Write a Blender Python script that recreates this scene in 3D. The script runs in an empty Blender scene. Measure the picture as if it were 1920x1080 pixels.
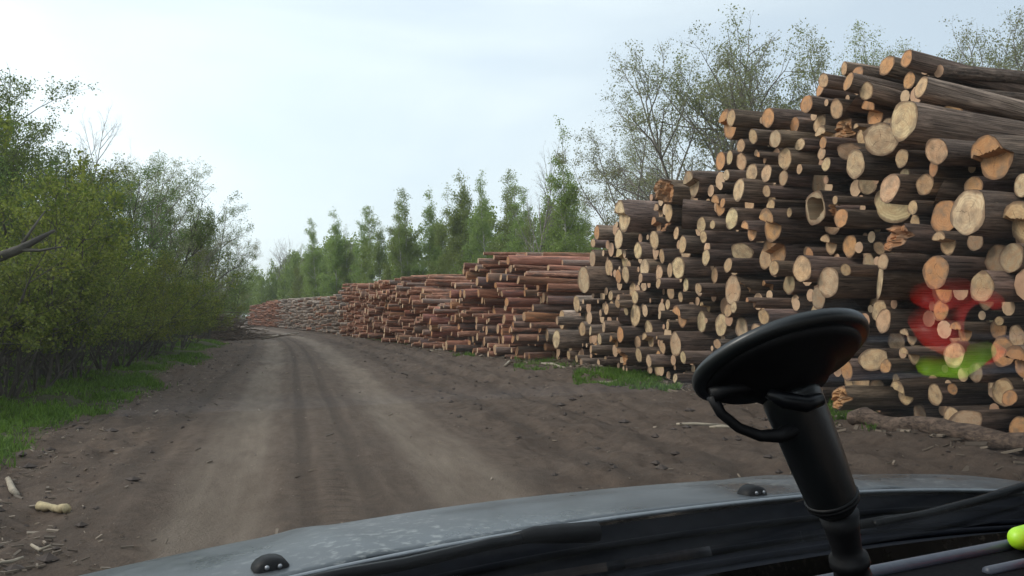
import bpy, math
import numpy as np
from mathutils import Vector, Matrix

# ------------------------------------------------------------------ camera, sky, sun, exposure
S = bpy.context.scene
RAD = math.radians
F_PX = 1598.0                       # focal length in pixels of the 1920 px wide frame
CAM_H = 1.35
PITCH = math.atan(50.0 / F_PX)
cam_d = bpy.data.cameras.new('camera')
cam_d.sensor_width = 36.0
cam_d.lens = 36.0 * F_PX / 1920.0
cam_d.clip_start = 0.02
cam_d.clip_end = 3000
cam_o = bpy.data.objects.new('camera', cam_d)
S.collection.objects.link(cam_o)
cam_o.location = (0, 0, CAM_H)
cam_o.rotation_euler = (math.pi / 2 + PITCH, 0, 0)
S.camera = cam_o

SUN_AZ = RAD(-90)                   # measured from +Y (forward) towards +X; the veiled sun is on the left
SUN_EL = RAD(38)
sun_dir = Vector((math.sin(SUN_AZ) * math.cos(SUN_EL), math.cos(SUN_AZ) * math.cos(SUN_EL), math.sin(SUN_EL)))

W = bpy.data.worlds.new('World')
S.world = W
W.use_nodes = True
wn, wl = W.node_tree.nodes, W.node_tree.links
wn.clear()
w_out = wn.new('ShaderNodeOutputWorld')
w_bg = wn.new('ShaderNodeBackground')
w_sky = wn.new('ShaderNodeTexSky')
w_sky.sky_type = 'NISHITA'
w_sky.sun_disc = False
w_sky.sun_elevation = SUN_EL
w_sky.sun_rotation = SUN_AZ
w_sky.air_density = 1.0
w_sky.dust_density = 2.0
w_co = wn.new('ShaderNodeTexCoord')
w_map = wn.new('ShaderNodeMapping')
w_map.inputs['Scale'].default_value = (1.0, 1.0, 3.0)
w_map.inputs['Location'].default_value = (0.35, 0.2, 0.1)
w_noi = wn.new('ShaderNodeTexNoise')
w_noi.inputs['Scale'].default_value = 1.6
w_noi.inputs['Detail'].default_value = 7
w_noi.inputs['Roughness'].default_value = 0.45
w_noi.inputs['Distortion'].default_value = 0.35
w_rmp = wn.new('ShaderNodeMapRange')
w_rmp.inputs['From Min'].default_value = 0.40
w_rmp.inputs['From Max'].default_value = 0.64
w_rmp.inputs['To Min'].default_value = 0.60
w_rmp.inputs['To Max'].default_value = 0.97
# thin cloud scatters forward: brighter cloud towards the veiled sun
w_dot = wn.new('ShaderNodeVectorMath'); w_dot.operation = 'DOT_PRODUCT'
w_dot.inputs[1].default_value = sun_dir
w_glow = wn.new('ShaderNodeMapRange')
w_glow.inputs['From Min'].default_value = -0.5
w_glow.inputs['From Max'].default_value = 1.0
w_glow.inputs['To Min'].default_value = 6.3
w_glow.inputs['To Max'].default_value = 11.6
w_cl = wn.new('ShaderNodeMixRGB'); w_cl.blend_type = 'MULTIPLY'; w_cl.inputs['Fac'].default_value = 1.0
w_cl.inputs['Color1'].default_value = (0.89, 0.985, 1.04, 1)
w_mix = wn.new('ShaderNodeMixRGB')
wl.new(w_co.outputs['Generated'], w_map.inputs['Vector'])
wl.new(w_map.outputs['Vector'], w_noi.inputs['Vector'])
wl.new(w_noi.outputs['Fac'], w_rmp.inputs['Value'])
wl.new(w_co.outputs['Generated'], w_dot.inputs[0])
wl.new(w_dot.outputs['Value'], w_glow.inputs['Value'])
wl.new(w_glow.outputs['Result'], w_cl.inputs['Color2'])
wl.new(w_rmp.outputs['Result'], w_mix.inputs['Fac'])
w_thin = wn.new('ShaderNodeMixRGB'); w_thin.blend_type = 'MULTIPLY'; w_thin.inputs['Fac'].default_value = 1.0
w_thin.inputs['Color2'].default_value = (1.4, 1.4, 1.4, 1)      # blue sky seen through thin bright veil
wl.new(w_sky.outputs['Color'], w_thin.inputs['Color1'])
wl.new(w_thin.outputs['Color'], w_mix.inputs['Color1'])
wl.new(w_cl.outputs['Color'], w_mix.inputs['Color2'])
wl.new(w_mix.outputs['Color'], w_bg.inputs['Color'])
w_bg.inputs['Strength'].default_value = 0.118
wl.new(w_bg.outputs['Background'], w_out.inputs['Surface'])

sun_l = bpy.data.lights.new('sun', 'SUN')
sun_l.energy = 1.5
sun_l.angle = RAD(14)
sun_l.color = (1.0, 0.93, 0.84)
sun_o = bpy.data.objects.new('sun', sun_l)
S.collection.objects.link(sun_o)
sun_o.rotation_euler = sun_dir.to_track_quat('Z', 'Y').to_euler()
sun_o.location = (-20, 10, 30)

S.view_settings.view_transform = 'Standard'
S.view_settings.look = 'None'
S.view_settings.exposure = 0.2
S.view_settings.gamma = 1.0
S.view_settings.use_curve_mapping = False
S.cycles.use_denoising = True
S.cycles.use_adaptive_sampling = True
S.cycles.adaptive_threshold = 0.02
S.cycles.max_bounces = 7
S.cycles.diffuse_bounces = 3
S.cycles.transparent_max_bounces = 16
S.cycles.caustics_reflective = False
S.cycles.caustics_refractive = False

# ------------------------------------------------------------------ helpers
COL = S.collection
rng = np.random.default_rng(7)
CAM = np.array([0, 0, CAM_H])
FWD = np.array([0, math.cos(PITCH), math.sin(PITCH)])
UPV = np.array([0, -math.sin(PITCH), math.cos(PITCH)])
RGT = np.array([1.0, 0, 0])


def ray(px, py):
    return FWD + RGT * ((px - 960) / F_PX) + UPV * ((540 - py) / F_PX)


def ground_at(px, py, z=0.0):
    d = ray(px, py)
    return CAM + d * ((z - CAM_H) / d[2])


def project(P):
    v = np.asarray(P, float) - CAM
    y = v @ FWD
    return 960 + F_PX * (v @ RGT) / y, 540 - F_PX * (v @ UPV) / y, y


def mk_mesh(name, V, F, mats=(), midx=None, smooth=True, attrs=None):
    """V (n,3); F: (m,k) array or a list of such arrays; midx: an int per array"""
    Fs = F if isinstance(F, list) else [F]
    Fs = [np.asarray(f, np.int32) for f in Fs if len(f)]
    me = bpy.data.meshes.new(name)
    V = np.asarray(V, np.float32)
    me.vertices.add(len(V))
    me.vertices.foreach_set('co', V.ravel())
    loops = np.concatenate([f.ravel() for f in Fs])
    sizes = np.concatenate([np.full(len(f), f.shape[1], np.int32) for f in Fs])
    starts = np.concatenate([[0], np.cumsum(sizes)[:-1]]).astype(np.int32)
    me.loops.add(len(loops))
    me.loops.foreach_set('vertex_index', loops)
    me.polygons.add(len(sizes))
    me.polygons.foreach_set('loop_start', starts)
    me.polygons.foreach_set('loop_total', sizes)
    if midx is not None:
        mi = np.concatenate([np.full(len(f), i, np.int32) for f, i in zip(Fs, midx)])
        me.polygons.foreach_set('material_index', mi)
    me.polygons.foreach_set('use_smooth', np.full(len(sizes), smooth))
    for m in mats:
        me.materials.append(m)
    if attrs:
        for k, a in attrs.items():
            at = me.attributes.new(k, 'FLOAT', 'POINT')
            at.data.foreach_set('value', np.asarray(a, np.float32))
    me.update(calc_edges=True)
    return me


def obj(name, me, parent=None, label=None, cat=None, group=None, kind=None, loc=None):
    o = bpy.data.objects.new(name, me)
    COL.objects.link(o)
    if parent is not None:
        o.parent = parent
    if loc is not None:
        o.location = loc
    if label: o['label'] = label
    if cat: o['category'] = cat
    if group: o['group'] = group
    if kind: o['kind'] = kind
    return o


class MB:
    """collects shapes into one mesh"""
    def __init__(s):
        s.V, s.F, s.n = [], {}, 0

    def add(s, V, F):
        V = np.asarray(V, float)
        for f in (F if isinstance(F, list) else [F]):
            f = np.asarray(f, np.int32)
            if len(f):
                s.F.setdefault(f.shape[1], []).append(f + s.n)
        s.V.append(V)
        s.n += len(V)

    def mesh(s, name, mat, smooth=True):
        V = np.concatenate(s.V)
        F = [np.concatenate(a) for a in s.F.values()]
        return mk_mesh(name, V, F, [mat], smooth=smooth)


def tube_arrays(P, R, sides, caps=True):
    """P (B,n,3), R (B,n) -> verts, [faces]"""
    B, n, _ = P.shape
    T = np.gradient(P, axis=1)
    T /= np.linalg.norm(T, axis=2, keepdims=True) + 1e-9
    T0 = T.mean(axis=1)
    ref = np.where(np.abs(T0[:, 2:3]) < 0.8, np.array([[0, 0, 1.0]]), np.array([[1.0, 0, 0]]))[:, None, :]
    A = np.cross(T, np.broadcast_to(ref, T.shape))
    A /= np.linalg.norm(A, axis=2, keepdims=True) + 1e-9
    Bn = np.cross(T, A)
    th = np.arange(sides) * 2 * math.pi / sides
    V = P[:, :, None, :] + R[:, :, None, None] * (A[:, :, None, :] * np.cos(th)[:, None] + Bn[:, :, None, :] * np.sin(th)[:, None])
    V = V.reshape(-1, 3)
    b = np.arange(B)[:, None, None] * n * sides
    i = np.arange(n - 1)[None, :, None] * sides
    j = np.arange(sides)[None, None, :]
    j2 = (j + 1) % sides
    q = np.stack([b + i + j, b + i + j2, b + i + sides + j2, b + i + sides + j], -1).reshape(-1, 4)
    F = [q]
    if caps:
        b0 = np.arange(B)[:, None] * n * sides
        F.append((b0 + np.arange(sides)[None, ::-1]))
        F.append((b0 + (n - 1) * sides + np.arange(sides)[None, :]))
    return V, F


def tube(mb, pts, rad, sides=8):
    P = np.asarray(pts, float)[None]
    R = np.broadcast_to(np.asarray(rad, float), (P.shape[1],))[None]
    mb.add(*tube_arrays(P, R, sides))


def lathe_arrays(prof, axis_o, axis_d, sides=32, caps=True):
    """prof: list of (along, radius)"""
    d = np.asarray(axis_d, float); d = d / np.linalg.norm(d)
    ref = np.array([0, 0, 1.0]) if abs(d[2]) < 0.8 else np.array([1.0, 0, 0])
    a = np.cross(d, ref); a /= np.linalg.norm(a)
    b = np.cross(d, a)
    th = np.arange(sides) * 2 * math.pi / sides
    V = [np.asarray(axis_o) + d * s + r * (np.cos(th)[:, None] * a + np.sin(th)[:, None] * b) for s, r in prof]
    V = np.concatenate(V)
    n = len(prof)
    i = np.arange(n - 1)[:, None] * sides
    j = np.arange(sides)[None]
    j2 = (j + 1) % sides
    F = [np.stack([i + j, i + j2, i + sides + j2, i + sides + j], -1).reshape(-1, 4)]
    if caps:
        F.append(np.arange(sides)[None, ::-1]); F.append((n - 1) * sides + np.arange(sides)[None])
    return V, F


def box_arrays(c, ax, half):
    """c centre, ax 3 axes rows, half sizes"""
    c = np.asarray(c, float); ax = np.asarray(ax, float)
    sg = np.array([[x, y, z] for x in (-1, 1) for y in (-1, 1) for z in (-1, 1)], float)
    V = c + (sg * np.asarray(half)) @ ax
    F = np.array([[0, 1, 3, 2], [4, 6, 7, 5], [0, 4, 5, 1], [2, 3, 7, 6], [0, 2, 6, 4], [1, 5, 7, 3]])
    return V, F


def hash2(i, j, seed):
    h = (i.astype(np.int64) * 374761393 + j.astype(np.int64) * 668265263 + seed * 144665) & 0x7fffffff
    h = ((h ^ (h >> 13)) * 1274126177) & 0x7fffffff
    return ((h ^ (h >> 16)) & 0xffff) / 65535.0


def vnoise(x, y, seed=0):
    i, j = np.floor(x), np.floor(y)
    fx, fy = x - i, y - j
    fx = fx * fx * (3 - 2 * fx); fy = fy * fy * (3 - 2 * fy)
    a = hash2(i, j, seed); b = hash2(i + 1, j, seed); c = hash2(i, j + 1, seed); d = hash2(i + 1, j + 1, seed)
    return (a * (1 - fx) + b * fx) * (1 - fy) + (c * (1 - fx) + d * fx) * fy - 0.5


def fbm(x, y, seed=0, oct=4):
    s = 0; a = 1.0
    for k in range(oct):
        s = s + a * vnoise(x * 2 ** k, y * 2 ** k, seed + k * 17); a *= 0.5
    return s


ORD = ['zeroth', 'first', 'second', 'third', 'fourth', 'fifth', 'sixth', 'seventh', 'eighth', 'ninth', 'tenth', 'eleventh',
       'twelfth', 'thirteenth', 'fourteenth', 'fifteenth', 'sixteenth', 'seventeenth', 'eighteenth', 'nineteenth']
TENS = ['', '', 'twenty', 'thirty', 'forty', 'fifty', 'sixty', 'seventy', 'eighty', 'ninety']


def ordinal(n):
    if n < 20: return ORD[n]
    if n % 10 == 0: return TENS[n // 10][:-1] + 'ieth'
    return TENS[n // 10] + '-' + ORD[n % 10]


# ------------------------------------------------------------------ materials
class NT:
    def __init__(s, name):
        s.m = bpy.data.materials.new(name)
        s.m.use_nodes = True
        s.t = s.m.node_tree
        s.t.nodes.clear()
        s.out = s.t.nodes.new('ShaderNodeOutputMaterial')

    def n(s, typ, **kw):
        nd = s.t.nodes.new(typ)
        for k, v in kw.items():
            if k.startswith('_'):
                setattr(nd, k[1:], v)
            else:
                key = int(k[1:]) if k[0] == 'i' and k[1:].isdigit() else k.replace('__', ' ')
                s.set(nd.inputs[key], v)
        return nd

    def set(s, inp, v):
        if isinstance(v, bpy.types.NodeSocket): s.t.links.new(v, inp)
        elif isinstance(v, tuple) and len(v) == 3 and inp.type == 'RGBA': inp.default_value = (*v, 1)
        else: inp.default_value = v

    def math(s, op, a, b=0.0, clamp=False):
        nd = s.n('ShaderNodeMath', _operation=op, _use_clamp=clamp)
        s.set(nd.inputs[0], a); s.set(nd.inputs[1], b)
        return nd.outputs[0]

    def mix(s, f, a, b, mode='MIX'):
        nd = s.n('ShaderNodeMixRGB', _blend_type=mode)
        s.set(nd.inputs[0], f); s.set(nd.inputs[1], a); s.set(nd.inputs[2], b)
        return nd.outputs[0]

    def rng(s, v, a, b, c=0.0, d=1.0, smooth=False):
        nd = s.n('ShaderNodeMapRange')
        if smooth: nd.interpolation_type = 'SMOOTHSTEP'
        s.set(nd.inputs[0], v)
        for k, x in zip((1, 2, 3, 4), (a, b, c, d)): nd.inputs[k].default_value = x
        return nd.outputs[0]

    def noise(s, vec, scale, detail=4, rough=0.55, dist=0.0, col=False):
        nd = s.n('ShaderNodeTexNoise')
        if vec is not None: s.set(nd.inputs['Vector'], vec)
        nd.inputs['Scale'].default_value = scale; nd.inputs['Detail'].default_value = detail
        nd.inputs['Roughness'].default_value = rough; nd.inputs['Distortion'].default_value = dist
        return nd.outputs['Color' if col else 'Fac']

    def vmul(s, v, k):
        nd = s.n('ShaderNodeVectorMath', _operation='MULTIPLY')
        s.set(nd.inputs[0], v); nd.inputs[1].default_value = k
        return nd.outputs[0]

    def vadd(s, a, b):
        nd = s.n('ShaderNodeVectorMath', _operation='ADD')
        s.set(nd.inputs[0], a); s.set(nd.inputs[1], b)
        return nd.outputs[0]

    def bump(s, h, strength=0.5, dist=0.02):
        nd = s.n('ShaderNodeBump'); nd.inputs['Strength'].default_value = strength
        nd.inputs['Distance'].default_value = dist; s.set(nd.inputs['Height'], h)
        return nd.outputs[0]

    def principled(s, color, rough=0.8, normal=None, **kw):
        p = s.n('ShaderNodeBsdfPrincipled')
        s.set(p.inputs['Base Color'], color); s.set(p.inputs['Roughness'], rough)
        if normal is not None: s.set(p.inputs['Normal'], normal)
        for k, v in kw.items(): s.set(p.inputs[k.replace('__', ' ')], v)
        s.t.links.new(p.outputs[0], s.out.inputs[0])
        return p


def mat_simple(name, color, rough=0.6, var=0.25, scale=30, **kw):
    t = NT(name)
    co = t.n('ShaderNodeTexCoord').outputs['Object']
    f = t.noise(co, scale, 3)
    c = t.mix(t.rng(f, 0.3, 0.7), tuple(x * (1 - var) for x in color), tuple(min(1, x * (1 + var)) for x in color))
    t.principled(c, rough, t.bump(f, 0.15, 0.002), **kw)
    return t.m


def mat_bark(name, dark, light, pine=False, island=False):
    t = NT(name)
    if island:
        co = t.n('ShaderNodeNewGeometry').outputs['Position']
        rnd = t.n('ShaderNodeNewGeometry').outputs['Random Per Island']
        v = t.vmul(co, (2.0, 4.0, 9.0))
        tint = None
    else:
        co = t.n('ShaderNodeTexCoord').outputs['Object']
        oi = t.n('ShaderNodeObjectInfo')
        rnd = oi.outputs['Random']
        tint = oi.outputs['Color']
        v = t.vmul(co, (5.5, 1.15, 1.15))
        off = t.n('ShaderNodeCombineXYZ'); t.set(off.inputs[0], t.math('MULTIPLY', rnd, 97.0)); t.set(off.inputs[1], t.math('MULTIPLY', rnd, 31.0))
        v = t.vadd(v, off.outputs[0])
    big = t.noise(v, 1.6, 4, 0.6)
    vs = t.vmul(v, (0.8, 6.0, 6.0)) if not island else t.vmul(v, (1, 1, 1))
    ridg = t.noise(vs, 1.7 if not island else 3.0, 5, 0.65, 0.4)
    base = t.mix(t.rng(ridg, 0.34, 0.66), dark, light)
    base = t.mix(t.rng(big, 0.5, 0.75), base, tuple(x * 1.5 for x in light))
    if pine:
        patch = t.noise(v, 0.9, 3, 0.6)
        base = t.mix(t.math('MULTIPLY', t.rng(patch, 0.52, 0.62), 0.75), base, (0.13, 0.095, 0.075))
        gl = t.rng(rnd, 0.70, 0.95)
        base = t.mix(t.math('MULTIPLY', gl, 0.75), base, (0.17, 0.145, 0.125))
    else:
        # scattered scraped flecks where bark has come off
        fl = t.noise(v, 7.0, 2, 0.5)
        base = t.mix(t.math('MULTIPLY', t.rng(fl, 0.70, 0.76), 0.6), base, (0.36, 0.25, 0.16))
    hv = t.n('ShaderNodeHueSaturation')
    t.set(hv.inputs['Color'], base)
    t.set(hv.inputs['Value'], t.rng(rnd, 0, 1, 0.65, 1.35))
    c = hv.outputs[0]
    if tint is not None: c = t.mix(1.0, c, tint, 'MULTIPLY')
    t.principled(c, 0.9, t.bump(t.math('ADD', ridg, t.math('MULTIPLY', big, 0.6)), 0.9, 0.035), Specular__IOR__Level=0.25)
    return t.m


def mat_end(name, island=False):
    """sawn wood; tint comes from the object's own colour, rings round the heart"""
    t = NT(name)
    if island:
        rnd = t.n('ShaderNodeNewGeometry').outputs['Random Per Island']
        co = t.n('ShaderNodeNewGeometry').outputs['Position']
        base = t.mix(t.rng(rnd, 0.1, 0.9), (0.46, 0.27, 0.165), (0.60, 0.42, 0.26))
        n1 = t.noise(co, 14, 3)
        c = t.mix(t.math('MULTIPLY', t.rng(n1, 0.45, 0.7), 0.45), base, (0.26, 0.15, 0.09))
        t.principled(c, 0.8)
        return t.m
    co = t.n('ShaderNodeTexCoord').outputs['Object']
    oi = t.n('ShaderNodeObjectInfo')
    rnd, tint = oi.outputs['Random'], oi.outputs['Color']
    flat = t.vmul(co, (0.0, 1.0, 1.0))
    off = t.n('ShaderNodeCombineXYZ'); t.set(off.inputs[0], t.math('MULTIPLY', rnd, 61.0)); t.set(off.inputs[1], t.math('MULTIPLY', rnd, 23.0))
    sh = t.vadd(flat, off.outputs[0])
    nz = t.noise(sh, 1.6, 3, 0.5, col=True)
    ctr = t.vadd(flat, t.vmul(t.vadd(nz, (-0.5, -0.5, -0.5)), (0.5, 0.5, 0.5)))
    ln = t.n('ShaderNodeVectorMath', _operation='LENGTH'); t.set(ln.inputs[0], ctr)
    rad = ln.outputs['Value']
    ring = t.math('SINE', t.math('MULTIPLY', rad, 44.0))
    c = t.mix(t.rng(ring, -1, 1, 0.0, 0.34), tint, (0.30, 0.17, 0.08))
    # darker heartwood in some logs
    heart = t.math('MULTIPLY', t.rng(rad, 0.42, 0.62, 1.0, 0.0, True), t.rng(rnd, 0.35, 1.0, 0.0, 0.5))
    c = t.mix(heart, c, t.mix(0.55, tint, (0.38, 0.16, 0.06)))
    # stain patches, bark rim
    st = t.noise(sh, 2.3, 5, 0.62)
    c = t.mix(t.math('MULTIPLY', t.rng(st, 0.44, 0.64), 0.85), c, t.mix(0.5, tint, (0.34, 0.13, 0.04)))
    gr = t.noise(t.vadd(sh, (7.7, 3.3, 1.1)), 1.3, 4, 0.6)
    c = t.mix(t.math('MULTIPLY', t.rng(gr, 0.46, 0.68), 0.75), c, (0.23, 0.165, 0.11))
    rim = t.rng(rad, 0.80, 0.95, 0.0, 0.8)
    c = t.mix(rim, c, (0.14, 0.08, 0.05))
    sx = t.n('ShaderNodeSeparateXYZ'); t.set(sx.inputs[0], ctr)
    ang = t.math('ARCTAN2', sx.outputs[1], sx.outputs[2])
    ck = t.math('ABSOLUTE', t.math('SINE', t.math('ADD', t.math('MULTIPLY', ang, 1.5), t.math('MULTIPLY', rnd, 40.0))))
    ck = t.math('MULTIPLY', t.math('LESS_THAN', ck, t.rng(rad, 0.0, 0.75, 0.10, 0.0)), t.rng(rnd, 0.3, 0.5, 0.0, 0.75))
    c = t.mix(ck, c, (0.06, 0.035, 0.02))
    saw = t.noise(t.vmul(sh, (1, 2.0, 26.0)), 1.5, 3)
    t.principled(c, 0.78, t.bump(t.math('ADD', saw, t.math('MULTIPLY', st, 1.2)), 0.5, 0.01), Specular__IOR__Level=0.3)
    return t.m


def mat_leaf(name, a, b, trans=0.35):
    t = NT(name)
    g = t.n('ShaderNodeNewGeometry')
    oi = t.n('ShaderNodeObjectInfo')
    c = t.mix(g.outputs['Random Per Island'], a, b)
    hs = t.n('ShaderNodeHueSaturation')
    t.set(hs.inputs['Color'], c)
    t.set(hs.inputs['Hue'], t.rng(oi.outputs['Random'], 0, 1, 0.485, 0.515))
    t.set(hs.inputs['Value'], t.rng(oi.outputs['Random'], 0, 1, 0.8, 1.2))
    df = t.n('ShaderNodeBsdfPrincipled'); t.set(df.inputs['Base Color'], hs.outputs[0]); df.inputs['Roughness'].default_value = 0.6
    df.inputs['Specular IOR Level'].default_value = 0.25
    tr = t.n('ShaderNodeBsdfTranslucent'); t.set(tr.inputs['Color'], hs.outputs[0])
    mx = t.n('ShaderNodeMixShader'); mx.inputs[0].default_value = trans
    t.t.links.new(df.outputs[0], mx.inputs[1]); t.t.links.new(tr.outputs[0], mx.inputs[2])
    t.t.links.new(mx.outputs[0], t.out.inputs[0])
    return t.m


M = {}
M['bark'] = mat_bark('bark', (0.048, 0.033, 0.0255), (0.265, 0.185, 0.138))
M['pine_bark'] = mat_bark('pine_bark', (0.25, 0.098, 0.058), (0.54, 0.255, 0.16), pine=True)
M['end'] = mat_end('sawn_wood')
M['bark_mass'] = mat_bark('bark_mass', (0.04, 0.028, 0.022), (0.15, 0.105, 0.078), island=True)
M['pine_mass'] = mat_bark('pine_mass', (0.25, 0.105, 0.066), (0.50, 0.255, 0.165), pine=True, island=True)
M['grey_mass'] = mat_bark('grey_mass', (0.19, 0.15, 0.125), (0.42, 0.34, 0.28), island=True)
M['end_mass'] = mat_end('sawn_mass', island=True)
M['twig'] = mat_simple('twig_bark', (0.085, 0.076, 0.064), 0.9, 0.35, 6)
M['grey_twig'] = mat_simple('grey_twig', (0.21, 0.19, 0.165), 0.9, 0.4, 5)
M['birch'] = mat_simple('birch_bark', (0.34, 0.33, 0.29), 0.8, 0.45, 5)
M['leaf_shrub'] = mat_leaf('leaf_shrub', (0.10, 0.145, 0.026), (0.28, 0.315, 0.062), 0.45)
M['leaf_dark'] = mat_leaf('leaf_dark', (0.09, 0.145, 0.038), (0.215, 0.285, 0.08), 0.5)
M['leaf_birch'] = mat_leaf('leaf_birch', (0.15, 0.205, 0.052), (0.28, 0.35, 0.095), 0.5)
M['leaf_sparse'] = mat_leaf('leaf_sparse', (0.20, 0.23, 0.10), (0.36, 0.38, 0.19), 0.5)
M['needle'] = mat_leaf('needle', (0.045, 0.085, 0.035), (0.08, 0.135, 0.05), 0.3)
M['grass'] = mat_leaf('grass', (0.065, 0.135, 0.02), (0.16, 0.29, 0.045), 0.4)
M['wood_chip'] = mat_leaf('wood_chip', (0.08, 0.06, 0.045), (0.30, 0.24, 0.18), 0.0)
M['stick'] = mat_simple('stick', (0.31, 0.26, 0.195), 0.8, 0.4, 14)
M['chunk'] = mat_simple('peeled_wood', (0.40, 0.32, 0.18), 0.85, 0.35, 22)
M['brown_stick'] = mat_simple('brown_stick', (0.13, 0.095, 0.07), 0.9, 0.4, 10)
M['clod'] = mat_simple('clod', (0.062, 0.046, 0.038), 0.95, 0.35, 20)

# ------------------------------------------------------------------ ground, one sheet
def xc(y):
    return 0.45 - 0.26 * y - 0.0014 * np.maximum(y - 25, 0) ** 2


def lat_of(x, y):
    sl = -0.26 - 0.0028 * np.maximum(y - 25, 0)
    return (x - xc(y)) / np.sqrt(1 + sl * sl)


def grass_edge(y):      # lateral coordinate of the verge's right edge
    return -2.85 + 0.25 * np.sin(y * 0.55) + 0.12 * np.sin(y * 1.7) - 0.012 * y


def ground_z(x, y):
    l = lat_of(x, y)
    fade = np.clip((90 - y) / 50, 0, 1)
    z = 0.05 * fbm(x * 0.35, y * 0.35, 3, 3)
    wob = 0.10 * fbm(y * 0.16, y * 0 + 2.0, 9, 2)
    for c, w, d in ((-0.87, 0.34, 0.035), (0.87, 0.36, 0.035), (-0.28, 0.10, 0.022), (0.16, 0.09, 0.022),
                    (-2.0, 0.28, 0.03), (2.3, 0.26, 0.05), (3.4, 0.24, 0.045), (4.4, 0.25, 0.035)):
        e = (l - c - wob * (1 + abs(c) * 0.9)) / w
        z = z - d * np.exp(-e * e) + 0.45 * d * np.exp(-(np.abs(e) - 1.7) ** 2 * 2.2)
    # clods and churned soil outside the wheel tracks, drawn out along the road
    rough = np.clip((np.abs(l) - 1.25) / 0.8, 0.10, 1.0)
    z = z + rough * (0.13 * fbm(l * 1.8, y * 0.45, 21, 3) + 0.085 * fbm(l * 5.0, y * 2.0, 33, 3) + 0.030 * fbm(x * 14, y * 14, 37, 2))
    tread = np.exp(-((l + 0.28) / 0.10) ** 2) + np.exp(-((l + 0.05) / 0.09) ** 2)
    z = z + 0.008 * tread * np.sin(y * 70) * np.clip((14 - y) / 8, 0, 1)
    z = z * fade
    g = grass_edge(y)
    z = z + np.clip((g - l) / 1.2, 0, 1) * 0.10 + np.clip((g - 2.2 - l) / 4.0, 0, 1) * 0.45
    return z


xs = np.concatenate([np.linspace(-420, -60, 24), np.linspace(-58, -20, 45), np.linspace(-19.6, -9, 60),
                     np.linspace(-8.95, 7.0, 230), np.linspace(7.1, 14, 40), np.linspace(15, 60, 40), np.linspace(70, 420, 24)])
ys = np.concatenate([np.linspace(-60, 1, 20), np.linspace(1.5, 3.8, 14), np.linspace(3.9, 13, 170), np.linspace(13.1, 32, 120),
                     np.linspace(32.3, 90, 80), np.linspace(92, 200, 50), np.linspace(210, 640, 30)])
GX, GY = np.meshgrid(xs, ys)
gz = ground_z(GX.ravel(), GY.ravel())
nx, ny = len(xs), len(ys)
ii = (np.arange(ny - 1)[:, None] * nx + np.arange(nx - 1)[None]).ravel()
t = NT('dirt')
at = t.n('ShaderNodeAttribute', _attribute_name='lat').outputs['Fac']
ad = t.n('ShaderNodeAttribute', _attribute_name='along').outputs['Fac']
ag = t.n('ShaderNodeAttribute', _attribute_name='verge').outputs['Fac']
pos = t.n('ShaderNodeNewGeometry').outputs['Position']
cv = t.n('ShaderNodeCombineXYZ'); t.set(cv.inputs[0], at); t.set(cv.inputs[1], t.math('MULTIPLY', ad, 0.16))
strk = t.noise(cv.outputs[0], 2.2, 6, 0.62, 0.3)
strk2 = t.noise(cv.outputs[0], 7.5, 4, 0.6)
wobn = t.math('MULTIPLY', t.math('SUBTRACT', t.noise(pos, 0.35, 3), 0.5), 0.9)
lw = t.math('ADD', at, t.math('MULTIPLY', wobn, 0.6))
def band(c, w):
    e = t.math('DIVIDE', t.math('ABSOLUTE', t.math('SUBTRACT', lw, c)), w)
    return t.rng(e, 0.35, 1.15, 1.0, 0.0, True)
dry = t.math('MAXIMUM', band(-0.92, 0.43), band(0.95, 0.48))
dry = t.math('MAXIMUM', dry, t.math('MULTIPLY', band(0.0, 2.1), 0.22))
dry = t.math('MULTIPLY', dry, t.rng(strk, 0.28, 0.60, 0.45, 1.0))
fine = t.noise(pos, 9.0, 8, 0.68)
blot = t.noise(pos, 1.1, 5, 0.6)
dirt = t.mix(t.rng(fine, 0.35, 0.68), (0.055, 0.037, 0.0265), (0.130, 0.090, 0.066))
dirt = t.mix(t.math('MULTIPLY', t.rng(strk2, 0.40, 0.68), 0.55), dirt, (0.150, 0.110, 0.084))
dirt = t.mix(t.math('MULTIPLY', t.rng(blot, 0.42, 0.70), 0.5), dirt, (0.055, 0.039, 0.030))
dust = t.mix(t.rng(strk2, 0.35, 0.68), (0.180, 0.140, 0.107), (0.24, 0.192, 0.15))
c = t.mix(t.math('MULTIPLY', dry, 0.88), dirt, dust)
def rut(c_, w):
    e = t.math('DIVIDE', t.math('ABSOLUTE', t.math('SUBTRACT', t.math('ADD', at, t.math('MULTIPLY', wobn, 0.16)), c_)), w)
    return t.rng(e, 0.3, 1.0, 1.0, 0.0, True)
damp = t.math('MAXIMUM', t.math('MAXIMUM', rut(-0.30, 0.11), rut(0.17, 0.12)), t.math('MAXIMUM', rut(-1.75, 0.22), t.math('MAXIMUM', rut(2.3, 0.22), rut(3.3, 0.25))))
damp = t.math('MULTIPLY', damp, t.rng(strk2, 0.35, 0.6, 0.35, 1.0))
c = t.mix(t.math('MULTIPLY', damp, 0.75), c, (0.050, 0.035, 0.026))
trd = t.math('MULTIPLY', t.math('MULTIPLY', rut(-0.08, 0.16), t.rng(t.math('SINE', t.math('MULTIPLY', ad, 75.0)), -0.2, 0.6)), t.rng(ad, 7.0, 12.0, 0.5, 0.0))
c = t.mix(trd, c, (0.060, 0.043, 0.033))
soil = t.mix(t.rng(fine, 0.3, 0.7), (0.030, 0.036, 0.018), (0.070, 0.085, 0.034))
vg = t.math('MULTIPLY', t.rng(t.math('ADD', ag, t.math('MULTIPLY', t.math('SUBTRACT', t.noise(pos, 1.8, 5), 0.5), 1.6)), -0.1, 0.25), 0.9)
c = t.mix(vg, c, soil)
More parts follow.
